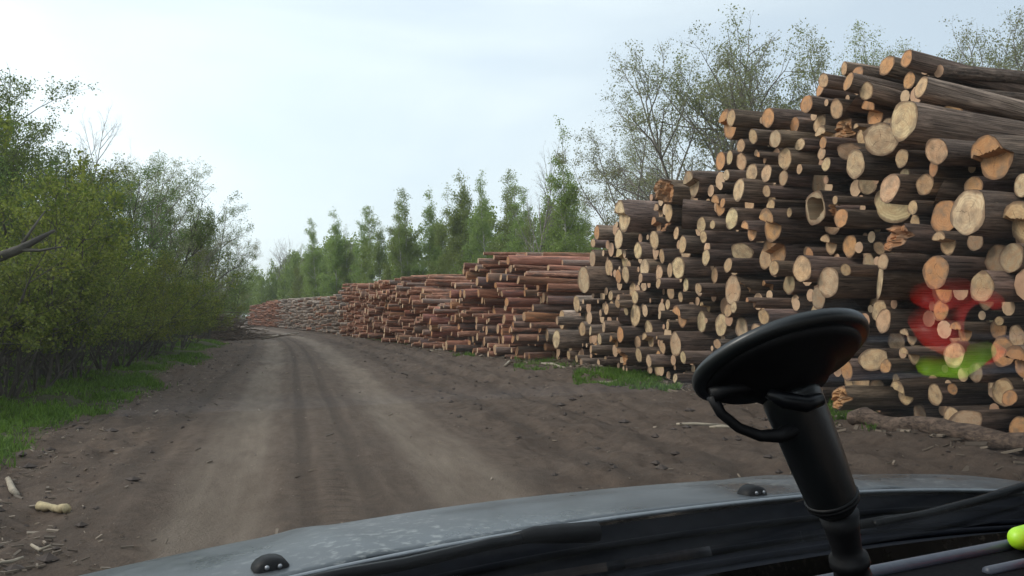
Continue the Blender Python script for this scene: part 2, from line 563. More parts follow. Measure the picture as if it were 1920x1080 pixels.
grit = t.noise(pos, 55, 4, 0.7)
peb = t.noise(pos, 130, 3, 0.6)
c = t.mix(t.rng(peb, 0.46, 0.68, 0.0, 0.26), t.mix(0.10, c, (0.03, 0.022, 0.017)), (0.22, 0.17, 0.128))
c = t.mix(t.rng(grit, 0.54, 0.70, 0.0, 0.3), c, (0.05, 0.034, 0.025))
hgt = t.math('ADD', t.math('MULTIPLY', fine, 1.0), t.math('MULTIPLY', grit, 0.55))
t.principled(c, 0.92, t.bump(hgt, 0.8, 0.035), Specular__IOR__Level=0.2)
lat = lat_of(GX.ravel(), GY.ravel())
obj('ground', mk_mesh('ground', np.stack([GX.ravel(), GY.ravel(), gz], 1), np.stack([ii, ii + 1, ii + nx + 1, ii + nx], 1), [t.m],
                      attrs={'lat': np.clip(lat, -60, 60), 'along': GY.ravel(), 'verge': np.clip(grass_edge(GY.ravel()) - lat, -5, 5)}), kind='structure')


def gz1(x, y):
    return float(ground_z(np.array([float(x)]), np.array([float(y)]))[0])


# ------------------------------------------------------------------ log piles
AX = np.array([0.9580, 0.2868, 0.0])          # all logs lie along this direction, sawn ends towards the road
TD = np.array([-0.2868, 0.9580, 0.0])         # across the pile
BASE = np.array([[7.3, 1.0], [6.35, 4.0], [5.15, 9.0], [4.87, 10.5], [3.4, 17.0], [1.85, 22.7], [-2.3, 33.0], [-7.8, 48.0], [-20, 80.0], [-35, 113.0], [-42, 124.0]])


def face_hit(px, py, off):
    """where the line of sight meets the pile's face, set back by off along the logs"""
    d = ray(px, py)
    B = BASE + AX[:2] * off
    for k in range(len(B) - 1):
        p, q = B[k], B[k + 1]
        e = q - p
        den = d[0] * (-e[1]) - d[1] * (-e[0])
        if abs(den) < 1e-9: continue
        tt = (p[0] * (-e[1]) - p[1] * (-e[0])) / den
        s = (d[0] * p[1] - d[1] * p[0]) / den
        if tt > 0 and -1e-6 <= s <= 1 + 1e-6:
            return CAM + d * tt, tt
    return None, None


B_T = BASE @ TD[:2]; B_A = BASE @ AX[:2]


def face_a(tt):
    return np.interp(tt, B_T, B_A)


# ends seen in the near pile: x, y, height in photo pixels, tint, kind of end
DIG = """
1700 110 30 o f|1662 127 34 o f|1705 151 30 o f|1727 164 38 t f|1621 167 32 t f|1625 214 48 o r|1695 227 68 c f|1664 240 36 t f
1624 260 38 t f|1649 275 56 c s|1612 306 52 c f|1691 297 32 t f|1745 282 46 t f|1769 282 38 t f|1751 315 30 o f|1850 295 76 o r
1700 309 26 c n|1685 332 32 c n|1916 350 44 c f|1358 233 50 o n|1371 221 30 t f|1446 225 36 o f|1482 230 30 o f|1412 256 26 t f
1456 265 32 c f|1389 274 24 t f|1496 271 22 c f|1351 302 34 o f|1387 301 32 t f|1372 297 26 t f|1421 295 20 o r|1475 305 38 t f
1499 317 18 t f|1367 326 20 c f|1406 326 33 c f|1437 325 30 c f|1470 339 28 t f|1439 352 22 t f|1452 357 20 t f|1386 357 40 c f
1544 151 26 t f|1539 177 30 o s|1512 200 32 o f|1537 217 34 t f|1574 206 34 t f|1597 191 42 t r|1595 152 32 o f|1583 128 24 t f
1607 138 26 o f|1573 239 42 o r|1598 243 20 t n|1538 258 40 c r|1546 266 22 o f|1541 287 26 t f|1592 280 30 t s|1549 308 24 t f
1535 333 52 d h|1657 357 50 t r|1687 368 68 c r|1736 347 36 t f|1759 361 44 c s|1825 352 42 o f|1772 407 60 o h|1827 400 84 c r
1892 419 72 t r|1712 389 26 t f|1720 420 28 t f|1667 442 50 o r|1649 465 24 t f|1757 460 42 t n|1626 499 30 d f|1655 492 28 t f
1673 486 24 t f|1650 527 62 c s|1764 514 60 o f|1769 546 44 o f|1765 580 36 o f|1822 495 48 d f|1866 487 55 d f|1905 490 54 d f
1845 537 55 t f|1891 546 54 d f|1916 520 58 t f|1832 457 36 d h|1652 585 40 t f|1340 385 36 o r|1355 380 18 o f|1372 410 38 c f
1315 422 28 c f|1336 421 16 t f|1319 444 22 t f|1446 376 24 t f|1448 398 26 t f|1479 400 18 t f|1426 436 56 o r|1452 452 54 o n
1400 442 34 o r|1326 464 22 c f|1319 488 28 c f|1361 497 26 t f|1376 492 24 o r|1392 475 32 c s|1447 493 26 t f|1380 513 26 c f
1340 518 28 t f|1310 540 24 c f|1337 540 18 c f|1370 546 54 c f|1374 572 20 c f|1362 577 24 t f|1397 538 24 o r|1426 537 20 o r
1401 567 18 o r|1410 557 38 d f|1319 553 16 t f|1315 580 18 t n|1432 592 28 t f|1505 515 48 t f|1551 522 52 c f|1564 527 26 o f
1586 506 22 t f|1520 474 24 o f|1544 460 36 t n|1530 390 60 d h|1558 402 36 o r|1577 409 34 o f|1566 375 16 t f|1535 557 42 d h
1290 344 46 d r|1237 365 42 o r|1230 396 28 t r|1256 390 36 t f|1280 400 50 o s|1161 405 54 c n|1183 425 18 t f|1119 436 26 o f
1112 456 16 t f|1160 446 36 c f|1226 422 28 o r|1248 421 26 o r|1268 437 24 t f|1196 470 30 c f|1226 457 34 t f|1250 470 24 c f
1241 480 26 t f|1228 486 22 t f|1274 465 32 t f|1293 477 36 c f|1111 485 30 d f|1161 482 38 c n|1096 522 50 c f|1139 507 28 t h
1160 518 26 o f|1172 519 30 c f|1211 499 34 c f|1181 505 18 t f|1199 516 18 t f|1236 512 26 t f|1256 507 26 t f|1271 499 40 c f
1283 516 24 c f|1184 536 26 t f|1207 538 18 c f|1234 532 18 t f|1145 555 18 c f|1160 555 17 t f|1191 557 24 c f|1258 547 26 t f
1276 557 18 t f|1081 570 30 c f|1252 571 18 c f|1147 571 15 t f|1055 600 36 t f|1042 600 15 t f|1043 636 32 c f|1027 626 22 t f
1060 621 15 d f|1064 638 20 c f|1092 617 26 t f|1107 620 18 c f|1100 595 22 d f|1070 651 18 d f|1066 666 16 c f|1081 673 14 c f
1117 654 22 o f|1108 655 15 t f|1124 636 20 c f|1134 606 20 c f|1137 580 20 t f|1126 587 13 t f|1159 581 15 t f|1176 582 15 c f
1146 640 22 o r|1166 595 30 c s|1164 625 28 o f|1190 592 40 c f|1237 591 16 c f|1275 600 38 o n|1216 616 28 c f|1252 610 18 t f
1195 621 15 t f|1208 637 28 c r|1191 637 24 t f|1231 636 14 t n|1242 650 26 t f|1261 640 42 c f|1307 609 38 c f|1311 649 30 c f
1297 656 15 t f|1281 670 22 c f|1197 663 26 c f|1164 667 32 o r|1214 675 22 c f|1237 671 24 o f|1234 691 26 t f|1266 709 16 c f
1287 702 15 d f|1135 675 14 d f|1090 680 14 d f|1352 609 42 c f|1390 610 40 c f|1432 594 28 t f|1345 645 18 t f|1654 600 44 t s
1692 637 30 t n|1695 667 30 t n|1637 674 40 t r|1661 688 24 o f|1680 711 24 c f|1650 710 30 d f|1682 742 42 t n|1756 739 38 t f
1781 732 20 o f|1881 735 50 t f|1893 746 28 o f|1905 680 58 o r|1907 630 38 t f|1811 790 40 t r|1784 782 38 t f|1912 806 46 o f
1785 635 36 o r|1787 668 44 t f|1826 642 36 d f|1874 602 16 t f|1822 688 34 d f|1587 710 38 o f|1562 742 40 o r|1720 655 34 d f
1600 630 32 d f|1560 650 34 t f|1520 640 36 t f|1475 640 34 t f|1430 640 30 t f|1385 665 30 t f|1350 690 26 t f|1725 770 34 d f
"""
TINT = {'c': (0.67, 0.51, 0.31), 't': (0.59, 0.41, 0.24), 'o': (0.59, 0.31, 0.14), 'd': (0.38, 0.285, 0.185)}
TINTW = {'c': 'cream', 't': 'tan', 'o': 'orange', 'd': 'dull grey-brown'}
logs = []      # dicts: t, z, a (axial position of the end), r, tint, kind, dig
for row in DIG.replace('\n', '|').split('|'):
    f = row.split()
    if len(f) < 5: continue
    px, py, h = float(f[0]), float(f[1]), float(f[2])
    if f[4] == 'r' and f[3] != 'o': f[4] = 's' if int(px) % 2 else 'n'
    if f[4] == 'r' and f[3] == 'o' and int(px) % 5 < 2: f[4] = 'n'
    if f[4] == 'h' and int(py) % 2: f[4] = 'f'
    off = rng.uniform(-0.42, 0.26) - (0.12 if h > 44 else 0) - (0.15 if f[4] in 'rh' else 0) + (0.25 if f[3] == 'd' else 0)
    P, dep = face_hit(px, py, off)
    if P is None: continue
    r = max(0.04, 0.54 * h * dep / F_PX)
    logs.append(dict(t=P @ TD, z=max(P[2], r * 0.8), a=P @ AX, r=r, tint=f[3], kind=f[4], dig=True))
# push overlapping trunks apart
T_ = np.array([l['t'] for l in logs]); Z_ = np.array([l['z'] for l in logs]); R_ = np.array([l['r'] for l in logs])
T0, Z0 = T_.copy(), Z_.copy()
for it in range(140):
    dt = T_[:, None] - T_[None]; dz = Z_[:, None] - Z_[None]
    dd = np.sqrt(dt * dt + dz * dz) + 1e-6
    ov = np.clip((R_[:, None] + R_[None]) * 1.0 - dd, 0, None)
    np.fill_diagonal(ov, 0)
    w = R_[None] / (R_[:, None] + R_[None])
    T_ += 0.35 * (ov * w * dt / dd).sum(1) + 0.012 * (T0 - T_)
    Z_ += 0.35 * (ov * w * dz / dd).sum(1) + 0.012 * (Z0 - Z_)
    Z_ = np.maximum(Z_, R_ * 0.9)
for l, a, b in zip(logs, T_, Z_): l['t'], l['z'] = a, b


def profile(pts):
    a = []
    for px, py in pts:
        P, _ = face_hit(px, py, 0.0)
        a.append((P @ TD, P[2]))
    a.sort()
    return np.array(a)


def fill(prof, t0, t1, rads, tries, seed, existing, off_rng):
    g = np.random.default_rng(seed)
    cell = 0.45
    grid = {}
    for (t, z, r) in existing:
        grid.setdefault((int(t // cell), int(z // cell)), []).append((t, z, r))
    out = []
    for (r0, r1), n in zip(rads, tries):
        ts = g.uniform(t0, t1, n); tops = np.interp(ts, prof[:, 0], prof[:, 1])
        us = g.uniform(0, 1, n); rr = g.uniform(r0, r1, n)
        for t, top, u, r in zip(ts, tops, us, rr):
            if top < 2.2 * r: continue
            z = r * 0.9 + u * (top - 1.9 * r)
            ci, cj = int(t // cell), int(z // cell)
            ok = True
            for i in (-1, 0, 1):
                for j in (-1, 0, 1):
                    for (a, b, c) in grid.get((ci + i, cj + j), ()):
                        if (a - t) ** 2 + (b - z) ** 2 < ((r + c) * 0.985) ** 2:
                            ok = False; break
                    if not ok: break
                if not ok: break
            if ok:
                grid.setdefault((ci, cj), []).append((t, z, r))
                out.append(dict(t=t, z=z, r=r, a=float(face_a(t)) + g.uniform(*off_rng), dig=False))
    return out


near_prof = profile([(1030, 615), (1062, 585), (1090, 500), (1105, 470), (1115, 428), (1160, 390), (1230, 352), (1290, 325), (1335, 305), (1350, 213),
                     (1440, 208), (1500, 200), (1530, 150), (1580, 122), (1660, 115), (1700, 98), (1732, 150), (1745, 258), (1870, 258), (1890, 320), (1920, 330)])
near_prof = np.concatenate([[[B_T[0], 2.3], [near_prof[0, 0] - 1.0, 2.9]], near_prof])
tr_near = (B_T[1] - 0.5, float(near_prof[-1, 0]))
ex = [(l['t'], l['z'], l['r']) for l in logs]
nf = fill(near_prof, *tr_near, [(0.15, 0.20), (0.11, 0.15), (0.075, 0.11), (0.05, 0.075)], [2500, 6000, 12000, 14000], 5, ex, (0.05, 0.85))
tk = ['t', 'c', 'o', 'd']
for l in nf:
    l['tint'] = tk[rng.choice(4, p=[0.4, 0.25, 0.2, 0.15])]; l['kind'] = 'f' if rng.random() > 0.08 else 's'
near_logs = logs + nf
pine_prof = profile([(471, 590), (480, 573), (500, 567), (520, 562), (560, 559), (600, 557), (632, 555), (650, 545), (662, 531), (700, 530), (760, 522), (790, 514),
                     (806, 515), (815, 546), (845, 574), (866, 572), (884, 545), (895, 507), (905, 492), (935, 484), (960, 472), (998, 470), (1022, 500), (1046, 545), (1078, 566), (1092, 600)])
mid_t0 = float(near_prof[-1, 0]) - 0.3
pf = fill(pine_prof, mid_t0, float(np.interp(-7.8 * -0.2868 + 48 * 0.9580, [0, 1e9], [0, 1e9])), [(0.13, 0.175), (0.10, 0.13), (0.075, 0.10), (0.05, 0.075)], [900, 4000, 8000, 8000], 8,
          [(l['t'], l['z'], l['r']) for l in near_logs if l['t'] > mid_t0 - 1], (-1.0, 0.9))
far_t0 = float(-7.8 * -0.2868 + 48 * 0.9580)
pf2 = fill(pine_prof, far_t0, float(pine_prof[-1, 0]), [(0.10, 0.13), (0.07, 0.10), (0.055, 0.07)], [2500, 14000, 14000], 9, [], (-0.8, 0.8))
for l in pf + pf2:
    l['tint'] = tk[rng.choice(4, p=[0.5, 0.15, 0.3, 0.05])]; l['kind'] = 'f'


def log_mesh(kind, seed, sides=20):
    """unit log: radius 1, length 1 along +x, sawn end at x = 0; returns bark mesh and end mesh"""
    g = np.random.default_rng(seed)
    th = np.arange(sides) * 2 * math.pi / sides
    ph = g.uniform(0, 6.28, 4)
    rim = 1 + 0.045 * np.sin(2 * th + ph[0]) + 0.035 * np.sin(3 * th + ph[1]) + 0.03 * np.sin(5 * th + ph[2]) + g.uniform(-0.02, 0.02, sides)
    if kind == 'r': rim = rim * (1 + 0.07 * g.uniform(-1, 1, sides))
    asp = 0.035                                # axial units per radius, for a log about 28 radii long
    k1, k2 = g.uniform(-1, 1, 2)

    def f(y, z):
        rho = np.sqrt(y * y + z * z)
        if kind == 'f': return asp * (0.10 * k1 * y + 0.12 * k2 * z)
        if kind == 's': return asp * (0.75 * k1 * y + 0.9 * abs(k2) * z)
        if kind == 'n': return asp * (np.where(z > 0.15 + 0.1 * k1, 0.0, 0.75) + 0.15 * k2 * y)
        if kind == 'h': return asp * np.where(rho < 0.62 + 0.12 * np.sin(3 * np.arctan2(z, y) + ph[3]), 3.2, 0.15 * np.sin(4 * y + ph[0]))
        n = 0.0
        for q in range(4):
            aa = ph[q]; n = n + [0.55, 0.4, -0.45, 0.3][q] * (np.cos(aa) * y + np.sin(aa) * z > [0.25, -0.2, 0.45, 0.1][q])
        return asp * (n + 0.35 * k1 * y + 0.35 * vnoise(y * 9 + 3, z * 3.5 + seed, seed + 5))
    segs = np.array([0, 0.012, 0.05, 0.14, 0.3, 0.5, 0.75, 1.0])
    V = []
    bx, by = g.uniform(-0.5, 0.5, 2)
    for i, s in enumerate(segs):
        rr = rim * (1 - 0.16 * s) * (1 + (0.02 * g.uniform(-1, 1, sides) if i else 0))
        if 0 < i < 7: rr = rr * (1 + 0.05 * np.exp(-((th - g.uniform(0, 6.28)) / 0.4) ** 2))
        y, z = rr * np.cos(th), rr * np.sin(th)
        x = f(rim * np.cos(th), rim * np.sin(th)) * max(0, 1 - s * 8) + s
        if i == 0 and kind == 'h': x = np.minimum(x, asp)
        V.append(np.stack([x, y + bx * math.sin(math.pi * s) * 0.6, z + by * math.sin(math.pi * s) * 0.4], 1))
    V = np.concatenate(V)
    n = len(segs)
    i = np.arange(n - 1)[:, None] * sides; j = np.arange(sides)[None]; j2 = (j + 1) % sides
    q = np.stack([i + j, i + sides + j, i + sides + j2, i + j2], -1).reshape(-1, 4)
    bark = mk_mesh('log_bark', V, [q, (n - 1) * sides + np.arange(sides)[None]], [M['bark']])
    fr = ([1.0, 0.92, 0.83, 0.74, 0.65, 0.56, 0.45, 0.34, 0.22, 0.1] if kind in 'rnh' else [1.0, 0.86, 0.7, 0.58, 0.4, 0.2]) if kind != 'f' else [1.0, 0.8, 0.45]
    E = []
    for k in fr:
        y, z = rim * k * np.cos(th), rim * k * np.sin(th)
        x = f(y, z)
        if k == 1.0: x = V[:sides, 0]
        E.append(np.stack([x - 0.0004, y * 0.985, z * 0.985], 1))
    c = f(np.zeros(1), np.zeros(1))[0]
    E.append(np.array([[c - 0.0004, 0, 0]]))
    E = np.concatenate(E)
    m = len(fr)
    i = np.arange(m - 1)[:, None] * sides
    q = np.stack([i + j, i + j2, i + sides + j2, i + sides + j], -1).reshape(-1, 4)
    tr = np.stack([(m - 1) * sides + np.arange(sides), (m - 1) * sides + (np.arange(sides) + 1) % sides, np.full(sides, m * sides)], 1)
    end = mk_mesh('log_end', E, [q, tr], [M['end']], smooth=(kind in 'fs'))
    return bark, end


VAR = {k: [log_mesh(k, 100 + i * 7 + ord(k), 32 if k in 'rnh' else 22) for i in range(n)] for k, n in (('f', 9), ('s', 3), ('n', 4), ('h', 3), ('r', 6))}
PINE_VAR = []
for i in range(8):
    b, e = log_mesh('f', 900 + i, 12)
    b.materials.clear(); b.materials.append(M['pine_bark'])
    PINE_VAR.append((b, e))


def log_matrix(l, length, tilt=0.0, yaw=0.0):
    p = AX * l['a'] + TD * l['t'] + np.array([0, 0, l['z']])
    a = math.atan2(AX[1], AX[0]) + yaw
    roll = l.get('roll', 0.0)
    rot = Matrix.Rotation(a, 4, 'Z') @ Matrix.Rotation(tilt, 4, 'Y') @ Matrix.Rotation(roll, 4, 'X')
    return Matrix.Translation(Vector(p)) @ rot @ Matrix.Diagonal((length, l['r'], l['r'], 1))


def in_view(l):
    p = AX * l['a'] + TD * l['t'] + np.array([0, 0, l['z']])
    x, y, d = project(p)
    return (-10 < x < 1925 and d > 0), x, y, d


def layers(sel, step, tag):
    """which layer up and which from the left, for the labels"""
    rows = {}
    for l in sel: rows.setdefault(int(l['z'] // step), []).append(l)
    for n, k in enumerate(sorted(rows)):
        for i, l in enumerate(sorted(rows[k], key=lambda q: q['px'])):
            l['lay'], l['nth'] = n + 1, i + 1


for l in near_logs + pf:
    l['vis'], l['px'], l['py'], l['dep'] = in_view(l)
    l['hpx'] = 2 * l['r'] * F_PX / l['dep'] if l['dep'] > 0 else 0
ind = [l for l in near_logs if l['vis'] and l['dig']]
extra = sorted([l for l in near_logs if l['vis'] and not l['dig']], key=lambda l: -l['hpx'])
ind += extra[:max(0, 300 - len(ind))]
ind_ids = {id(l) for l in ind}
near_rest = [l for l in near_logs if id(l) not in ind_ids]
layers(ind, 0.3, 'near')
KINDW = {'f': 'sawn end', 's': 'slanting cut', 'n': 'notched end', 'h': 'hollow end', 'r': 'splintered end'}
TOPLAB = {}
for l in ind:
    g = rng
    length = g.uniform(4.6, 5.8)
    l['roll'] = g.uniform(-0.35, 0.35) if l['kind'] == 'n' else g.uniform(0, 6.28)
    if l['kind'] == 's': l['roll'] = g.uniform(-0.6, 0.6)
    b, e = VAR[l['kind']][g.integers(len(VAR[l['kind']]))]
    o = obj('log', b)
    tilt = g.normal(0, 0.010); yaw = g.normal(0, 0.014)
    if l['dig'] and l['px'] > 1590 and l['py'] < 172: tilt = 0.135; yaw = 0.0
    elif l['dig'] and l['px'] > 1500 and l['py'] < 235: tilt = 0.05
    o.matrix_world = log_matrix(l, length, tilt, yaw)
    grey = abs(l['px'] - 1727) < 3 and abs(l['py'] - 164) < 6
    pale = l['px'] < 1125 and l['py'] > 550
    bk = (2.4, 2.5, 2.55) if grey else tuple(g.uniform(1.5, 2.2) * np.array([0.95, 1.03, 1.08])) if pale else tuple(g.uniform(0.75, 1.25) * np.array([1, g.uniform(0.95, 1.03), g.uniform(0.9, 1.08)]))
    o.color = (*bk, 1)
    en = obj('sawn_end', e, o)
    v = g.uniform(0.82, 1.15) * (0.8 if l['kind'] == 'r' else 1.0)
    en.color = (*[min(0.85, c * v * g.uniform(0.95, 1.05)) for c in TINT[l['tint']]], 1)
    size = 'thick' if l['r'] > 0.155 else ('thin' if l['r'] < 0.085 else 'medium')
    bw = 'grey-barked' if grey or pale else 'dark-barked'
    o['label'] = f"{size} {bw} log, {TINTW[l['tint']]} {KINDW[l['kind']]}, {ordinal(l['nth'])} from left, {ordinal(l['lay'])} layer up, tall pile"
    o['category'] = 'log'
    o['group'] = 'logs stacked in the tall near pile'

pv = sorted([l for l in pf if l['vis']], key=lambda l: -l['hpx'])
pind = pv[:290]
pids = {id(l) for l in pind}
pine_rest = [l for l in pf if id(l) not in pids] + pf2
layers(pind, 0.3, 'pine')
for l in pind:
    g = rng
    l['roll'] = g.uniform(0, 6.28)
    b, e = PINE_VAR[g.integers(len(PINE_VAR))]
    o = obj('pine_log', b)
    o.matrix_world = log_matrix(l, g.uniform(4.6, 5.6), g.normal(0.02, 0.022), g.normal(0, 0.03))
    o.color = (*(g.uniform(0.65, 1.3) * (np.array([0.62, 0.85, 1.05]) if g.random() < 0.16 else np.array([1, g.uniform(0.9, 1.1), g.uniform(0.85, 1.15)]))), 1)
    en = obj('sawn_end', e, o)
    v = g.uniform(0.8, 1.1)
    en.color = (*[c * v * q for c, q in zip(TINT[l['tint']], (0.92, 0.84, 0.82))], 1)
    size = 'thick' if l['r'] > 0.12 else ('thin' if l['r'] < 0.08 else 'medium')
    o['label'] = f"{size} reddish pine log, {TINTW[l['tint']]} end, {ordinal(l['nth'])} from left, {ordinal(l['lay'])} layer up, low pile"
    o['category'] = 'pine log'
    o['group'] = 'pine logs in the low reddish piles'


def log_mass(name, ls, bmat, seed, sides=8, grey=None, **kw):
    g = np.random.default_rng(seed)
    n = len(ls)
    P0 = np.array([AX * l['a'] + TD * l['t'] + np.array([0, 0, l['z']]) for l in ls])
    R = np.array([l['r'] for l in ls])
    L = g.uniform(4.2, 5.2, n)
    D = AX[None] + g.normal(0, 0.035, (n, 3)); D[:, 2] *= 0.6
    s = np.array([0, 0.5, 1.0])
    P = P0[:, None] + D[:, None] * (L[:, None] * s[None])[:, :, None]
    P[:, 1, 2] += g.normal(0, 0.015, n)
    RR = R[:, None] * np.array([1, 0.94, 0.86])[None] * g.uniform(0.95, 1.05, (n, 3))
    V, F = tube_arrays(P, RR, sides)
    # the sawn faces get vertices of their own so that they stay islands
    q, c0, c1 = F
    Vc = V[c0.ravel()].copy() - np.repeat(D, sides, 0) * 0.002
    cap = np.arange(len(Vc)).reshape(-1, sides) + len(V)
    gm = np.zeros(n, bool)
    if grey is not None:
        t_ = np.array([l['t'] for l in ls]); gm = (t_ > grey[0] + g.normal(0, 1.0, n)) & (t_ < grey[1] + g.normal(0, 1.0, n)) & (g.uniform(0, 1, n) < 0.85)
    gq = np.repeat(gm, len(q) // n)
    me = mk_mesh(name, np.concatenate([V, Vc]), [q[~gq], q[gq], c1, cap], [bmat, M['end_mass'], M['grey_mass']], [i for i, f in zip((0, 2, 0, 1), (q[~gq], q[gq], c1, cap)) if len(f)], smooth=False)
    return obj(name, me, kind='stuff', **kw)


log_mass('stacked_timber', near_rest, M['bark_mass'], 3, 10, label='small dark logs packed in the gaps of the tall pile', cat='logs')
gt = [face_hit(p_, 600, 0)[0] @ TD for p_ in (655, 530)]
log_mass('stacked_pulpwood', pine_rest, M['pine_mass'], 4, 8, grey=gt, label='small reddish and grey pine logs in the far low piles', cat='logs')

# ------------------------------------------------------------------ trees
def norm(a):
    return a / (np.linalg.norm(a, axis=-1, keepdims=True) + 1e-9)


def grow(seed, H, stems=1, spread=0.1, levels=(), r0=0.10, leaf=(4000, 0.05), leaf_lv=(2, 3), leaf_h0=0.0, droop_leaf=0.3, wander0=0.05, jitter=0.05, stem_len=(0.85, 1.0)):
    g = np.random.default_rng(seed)
    parts = []
    a = g.uniform(0, 6.28, stems)
    pos = np.stack([np.cos(a), np.sin(a), a * 0], 1) * (0.12 * (stems > 1)) * g.uniform(0.3, 1.5, (stems, 1))
    d = norm(np.stack([np.cos(a) * spread, np.sin(a) * spread, np.ones(stems)], 1) + g.normal(0, spread * 0.3, (stems, 3)))
    Ln = H * g.uniform(*stem_len, stems)
    Rd = np.full(stems, r0) * g.uniform(0.7, 1, stems)
    spec0 = dict(P=9, wander=wander0, trop=0.03, sides=7)
    allP, V, F, n = [], [], {}, 0
    spec = spec0
    for lv in range(len(levels) + 1):
        Pn = spec['P']
        pts = [pos]; cur = pos; dd = d
        for k in range(Pn - 1):
            dd = norm(dd + g.normal(0, spec['wander'], dd.shape) + np.array([0, 0, spec['trop']]))
            cur = cur + dd * (Ln / (Pn - 1))[:, None]
            pts.append(cur)
        P = np.stack(pts, 1)
        tp = np.linspace(1, 0.05 if lv < 2 else 0.3, Pn) ** 0.9
        R = np.maximum(Rd[:, None] * tp[None] * (1.0 if lv < 2 else 0.7), 0.0018 if lv else 0.004)
        v, f = tube_arrays(P, R, spec['sides'], caps=False)
        V.append(v); F.setdefault(4, []).append(f[0] + n); n += len(v)
        allP.append(P)
        if lv == len(levels): break
        sp = levels[lv]
        nc = sp['n']
        B = len(P)
        s = sp['s0'] + (1 - sp['s0']) * np.sort(g.uniform(0, 1, (B, nc)), 1)
        s = np.clip(s, 0, 0.995).ravel()
        bi = np.repeat(np.arange(B), nc)
        x = s * (Pn - 1); i0 = np.floor(x).astype(int); fr = (x - i0)[:, None]
        i1 = np.minimum(i0 + 1, Pn - 1)
        npos = P[bi, i0] * (1 - fr) + P[bi, i1] * fr
        tan = norm(P[bi, i1] - P[bi, i0] + 1e-6)
        ref = norm(g.normal(0, 1, tan.shape))
        side = norm(np.cross(tan, ref))
        ang = np.radians(g.uniform(*sp['ang'], len(s)))[:, None]
        nd = norm(tan * np.cos(ang) + side * np.sin(ang))
        shp = sp.get('shape', lambda q: 1 - 0.6 * q)(s)
        nL = Ln[bi] * sp['len'] * shp * g.uniform(0.65, 1.2, len(s))
        nR = np.minimum(Rd[bi] * np.interp(s, [0, 1], [1, 0.18]) * 0.75, Rd[bi] * sp['rad'])
        keep = g.uniform(0, 1, len(s)) < np.clip(Ln[bi] / (0.75 * Ln.mean()), 0.15, 1)
        pos, d, Ln, Rd, spec = npos[keep], nd[keep], nL[keep], nR[keep], sp
    wood = (np.concatenate(V), np.concatenate(F[4]))
    N, ls = leaf
    lv_pts = []
    for lv in leaf_lv:
        if lv < len(allP): lv_pts.append(allP[lv])
    leaves = None
    if N > 0:
        Vl = []
        cnt = [len(p) for p in lv_pts]; tot = sum(c * (k + 1) for k, c in enumerate(cnt))
        for k, p in enumerate(lv_pts):
            m = int(N * cnt[k] * (k + 1) / tot)
            wt = np.linalg.norm(p[:, -1] - p[:, 0], axis=1); b = g.choice(len(p), m, p=wt / wt.sum()); s = g.uniform(0.25, 1, m) * (p.shape[1] - 1.001)
            i0 = s.astype(int); fr = (s - i0)[:, None]
            c = p[b, i0] * (1 - fr) + p[b, i0 + 1] * fr + g.normal(0, jitter, (m, 3))
            Vl.append(c)
        C = np.concatenate(Vl)
        C = C[C[:, 2] > leaf_h0 * H]
        m = len(C)
        ax = norm(g.normal(0, 1, (m, 3)) + np.array([0, 0, -droop_leaf]))
        sd = norm(np.cross(ax, g.normal(0, 1, (m, 3))))
        nn = np.cross(ax, sd)
        sz = ls * g.uniform(0.55, 1.35, (m, 1))
        q = np.stack([C - ax * sz * 0.5, C + sd * sz * 0.32 + nn * sz * 0.06, C + ax * sz * 0.5, C - sd * sz * 0.32 + nn * sz * 0.06], 1).reshape(-1, 3)
        leaves = (q, np.arange(m * 4).reshape(-1, 4))
    return wood, leaves


def tree_kind(name, leafmat, woodmat='twig', **kw):
    w, l = grow(**kw)
    return (mk_mesh(name + '_wood', w[0], w[1], [M[woodmat]]), mk_mesh(name + '_leaves', l[0], l[1], [M[leafmat]], smooth=False) if l else None)


def lv(n, s0, ang, ln, rad, P=5, wander=0.12, trop=0.03, sides=4, shape=None):
    d = dict(n=n, s0=s0, ang=ang, len=ln, rad=rad, P=P, wander=wander, trop=trop, sides=sides)
    if shape: d['shape'] = shape
    return d


dome = lambda q: 0.28 + 0.72 * np.sin(np.clip(q * 0.95 + 0.1, 0, 1) * math.pi) ** 0.7
cone = lambda q: 1.12 - 0.95 * q
KIND = {}
# open spring trees behind the tall pile: crooked limbs, small sparse leaves
KIND['alder'] = [tree_kind('alder', 'leaf_sparse', 'grey_twig', seed=40 + i, H=11, stems=1 + i % 3, spread=0.17, r0=0.125, wander0=0.06,
                           levels=(lv(15, 0.18, (28, 58), 0.42, 0.5, 7, 0.15, 0.06, 5, dome), lv(10, 0.2, (28, 60), 0.45, 0.5, 6, 0.16, 0.05, 4), lv(8, 0.15, (25, 60), 0.5, 0.5, 4, 0.15, -0.02, 3)),
                           leaf=(16000, 0.066), leaf_lv=(2, 3), jitter=0.10) for i in range(4)]
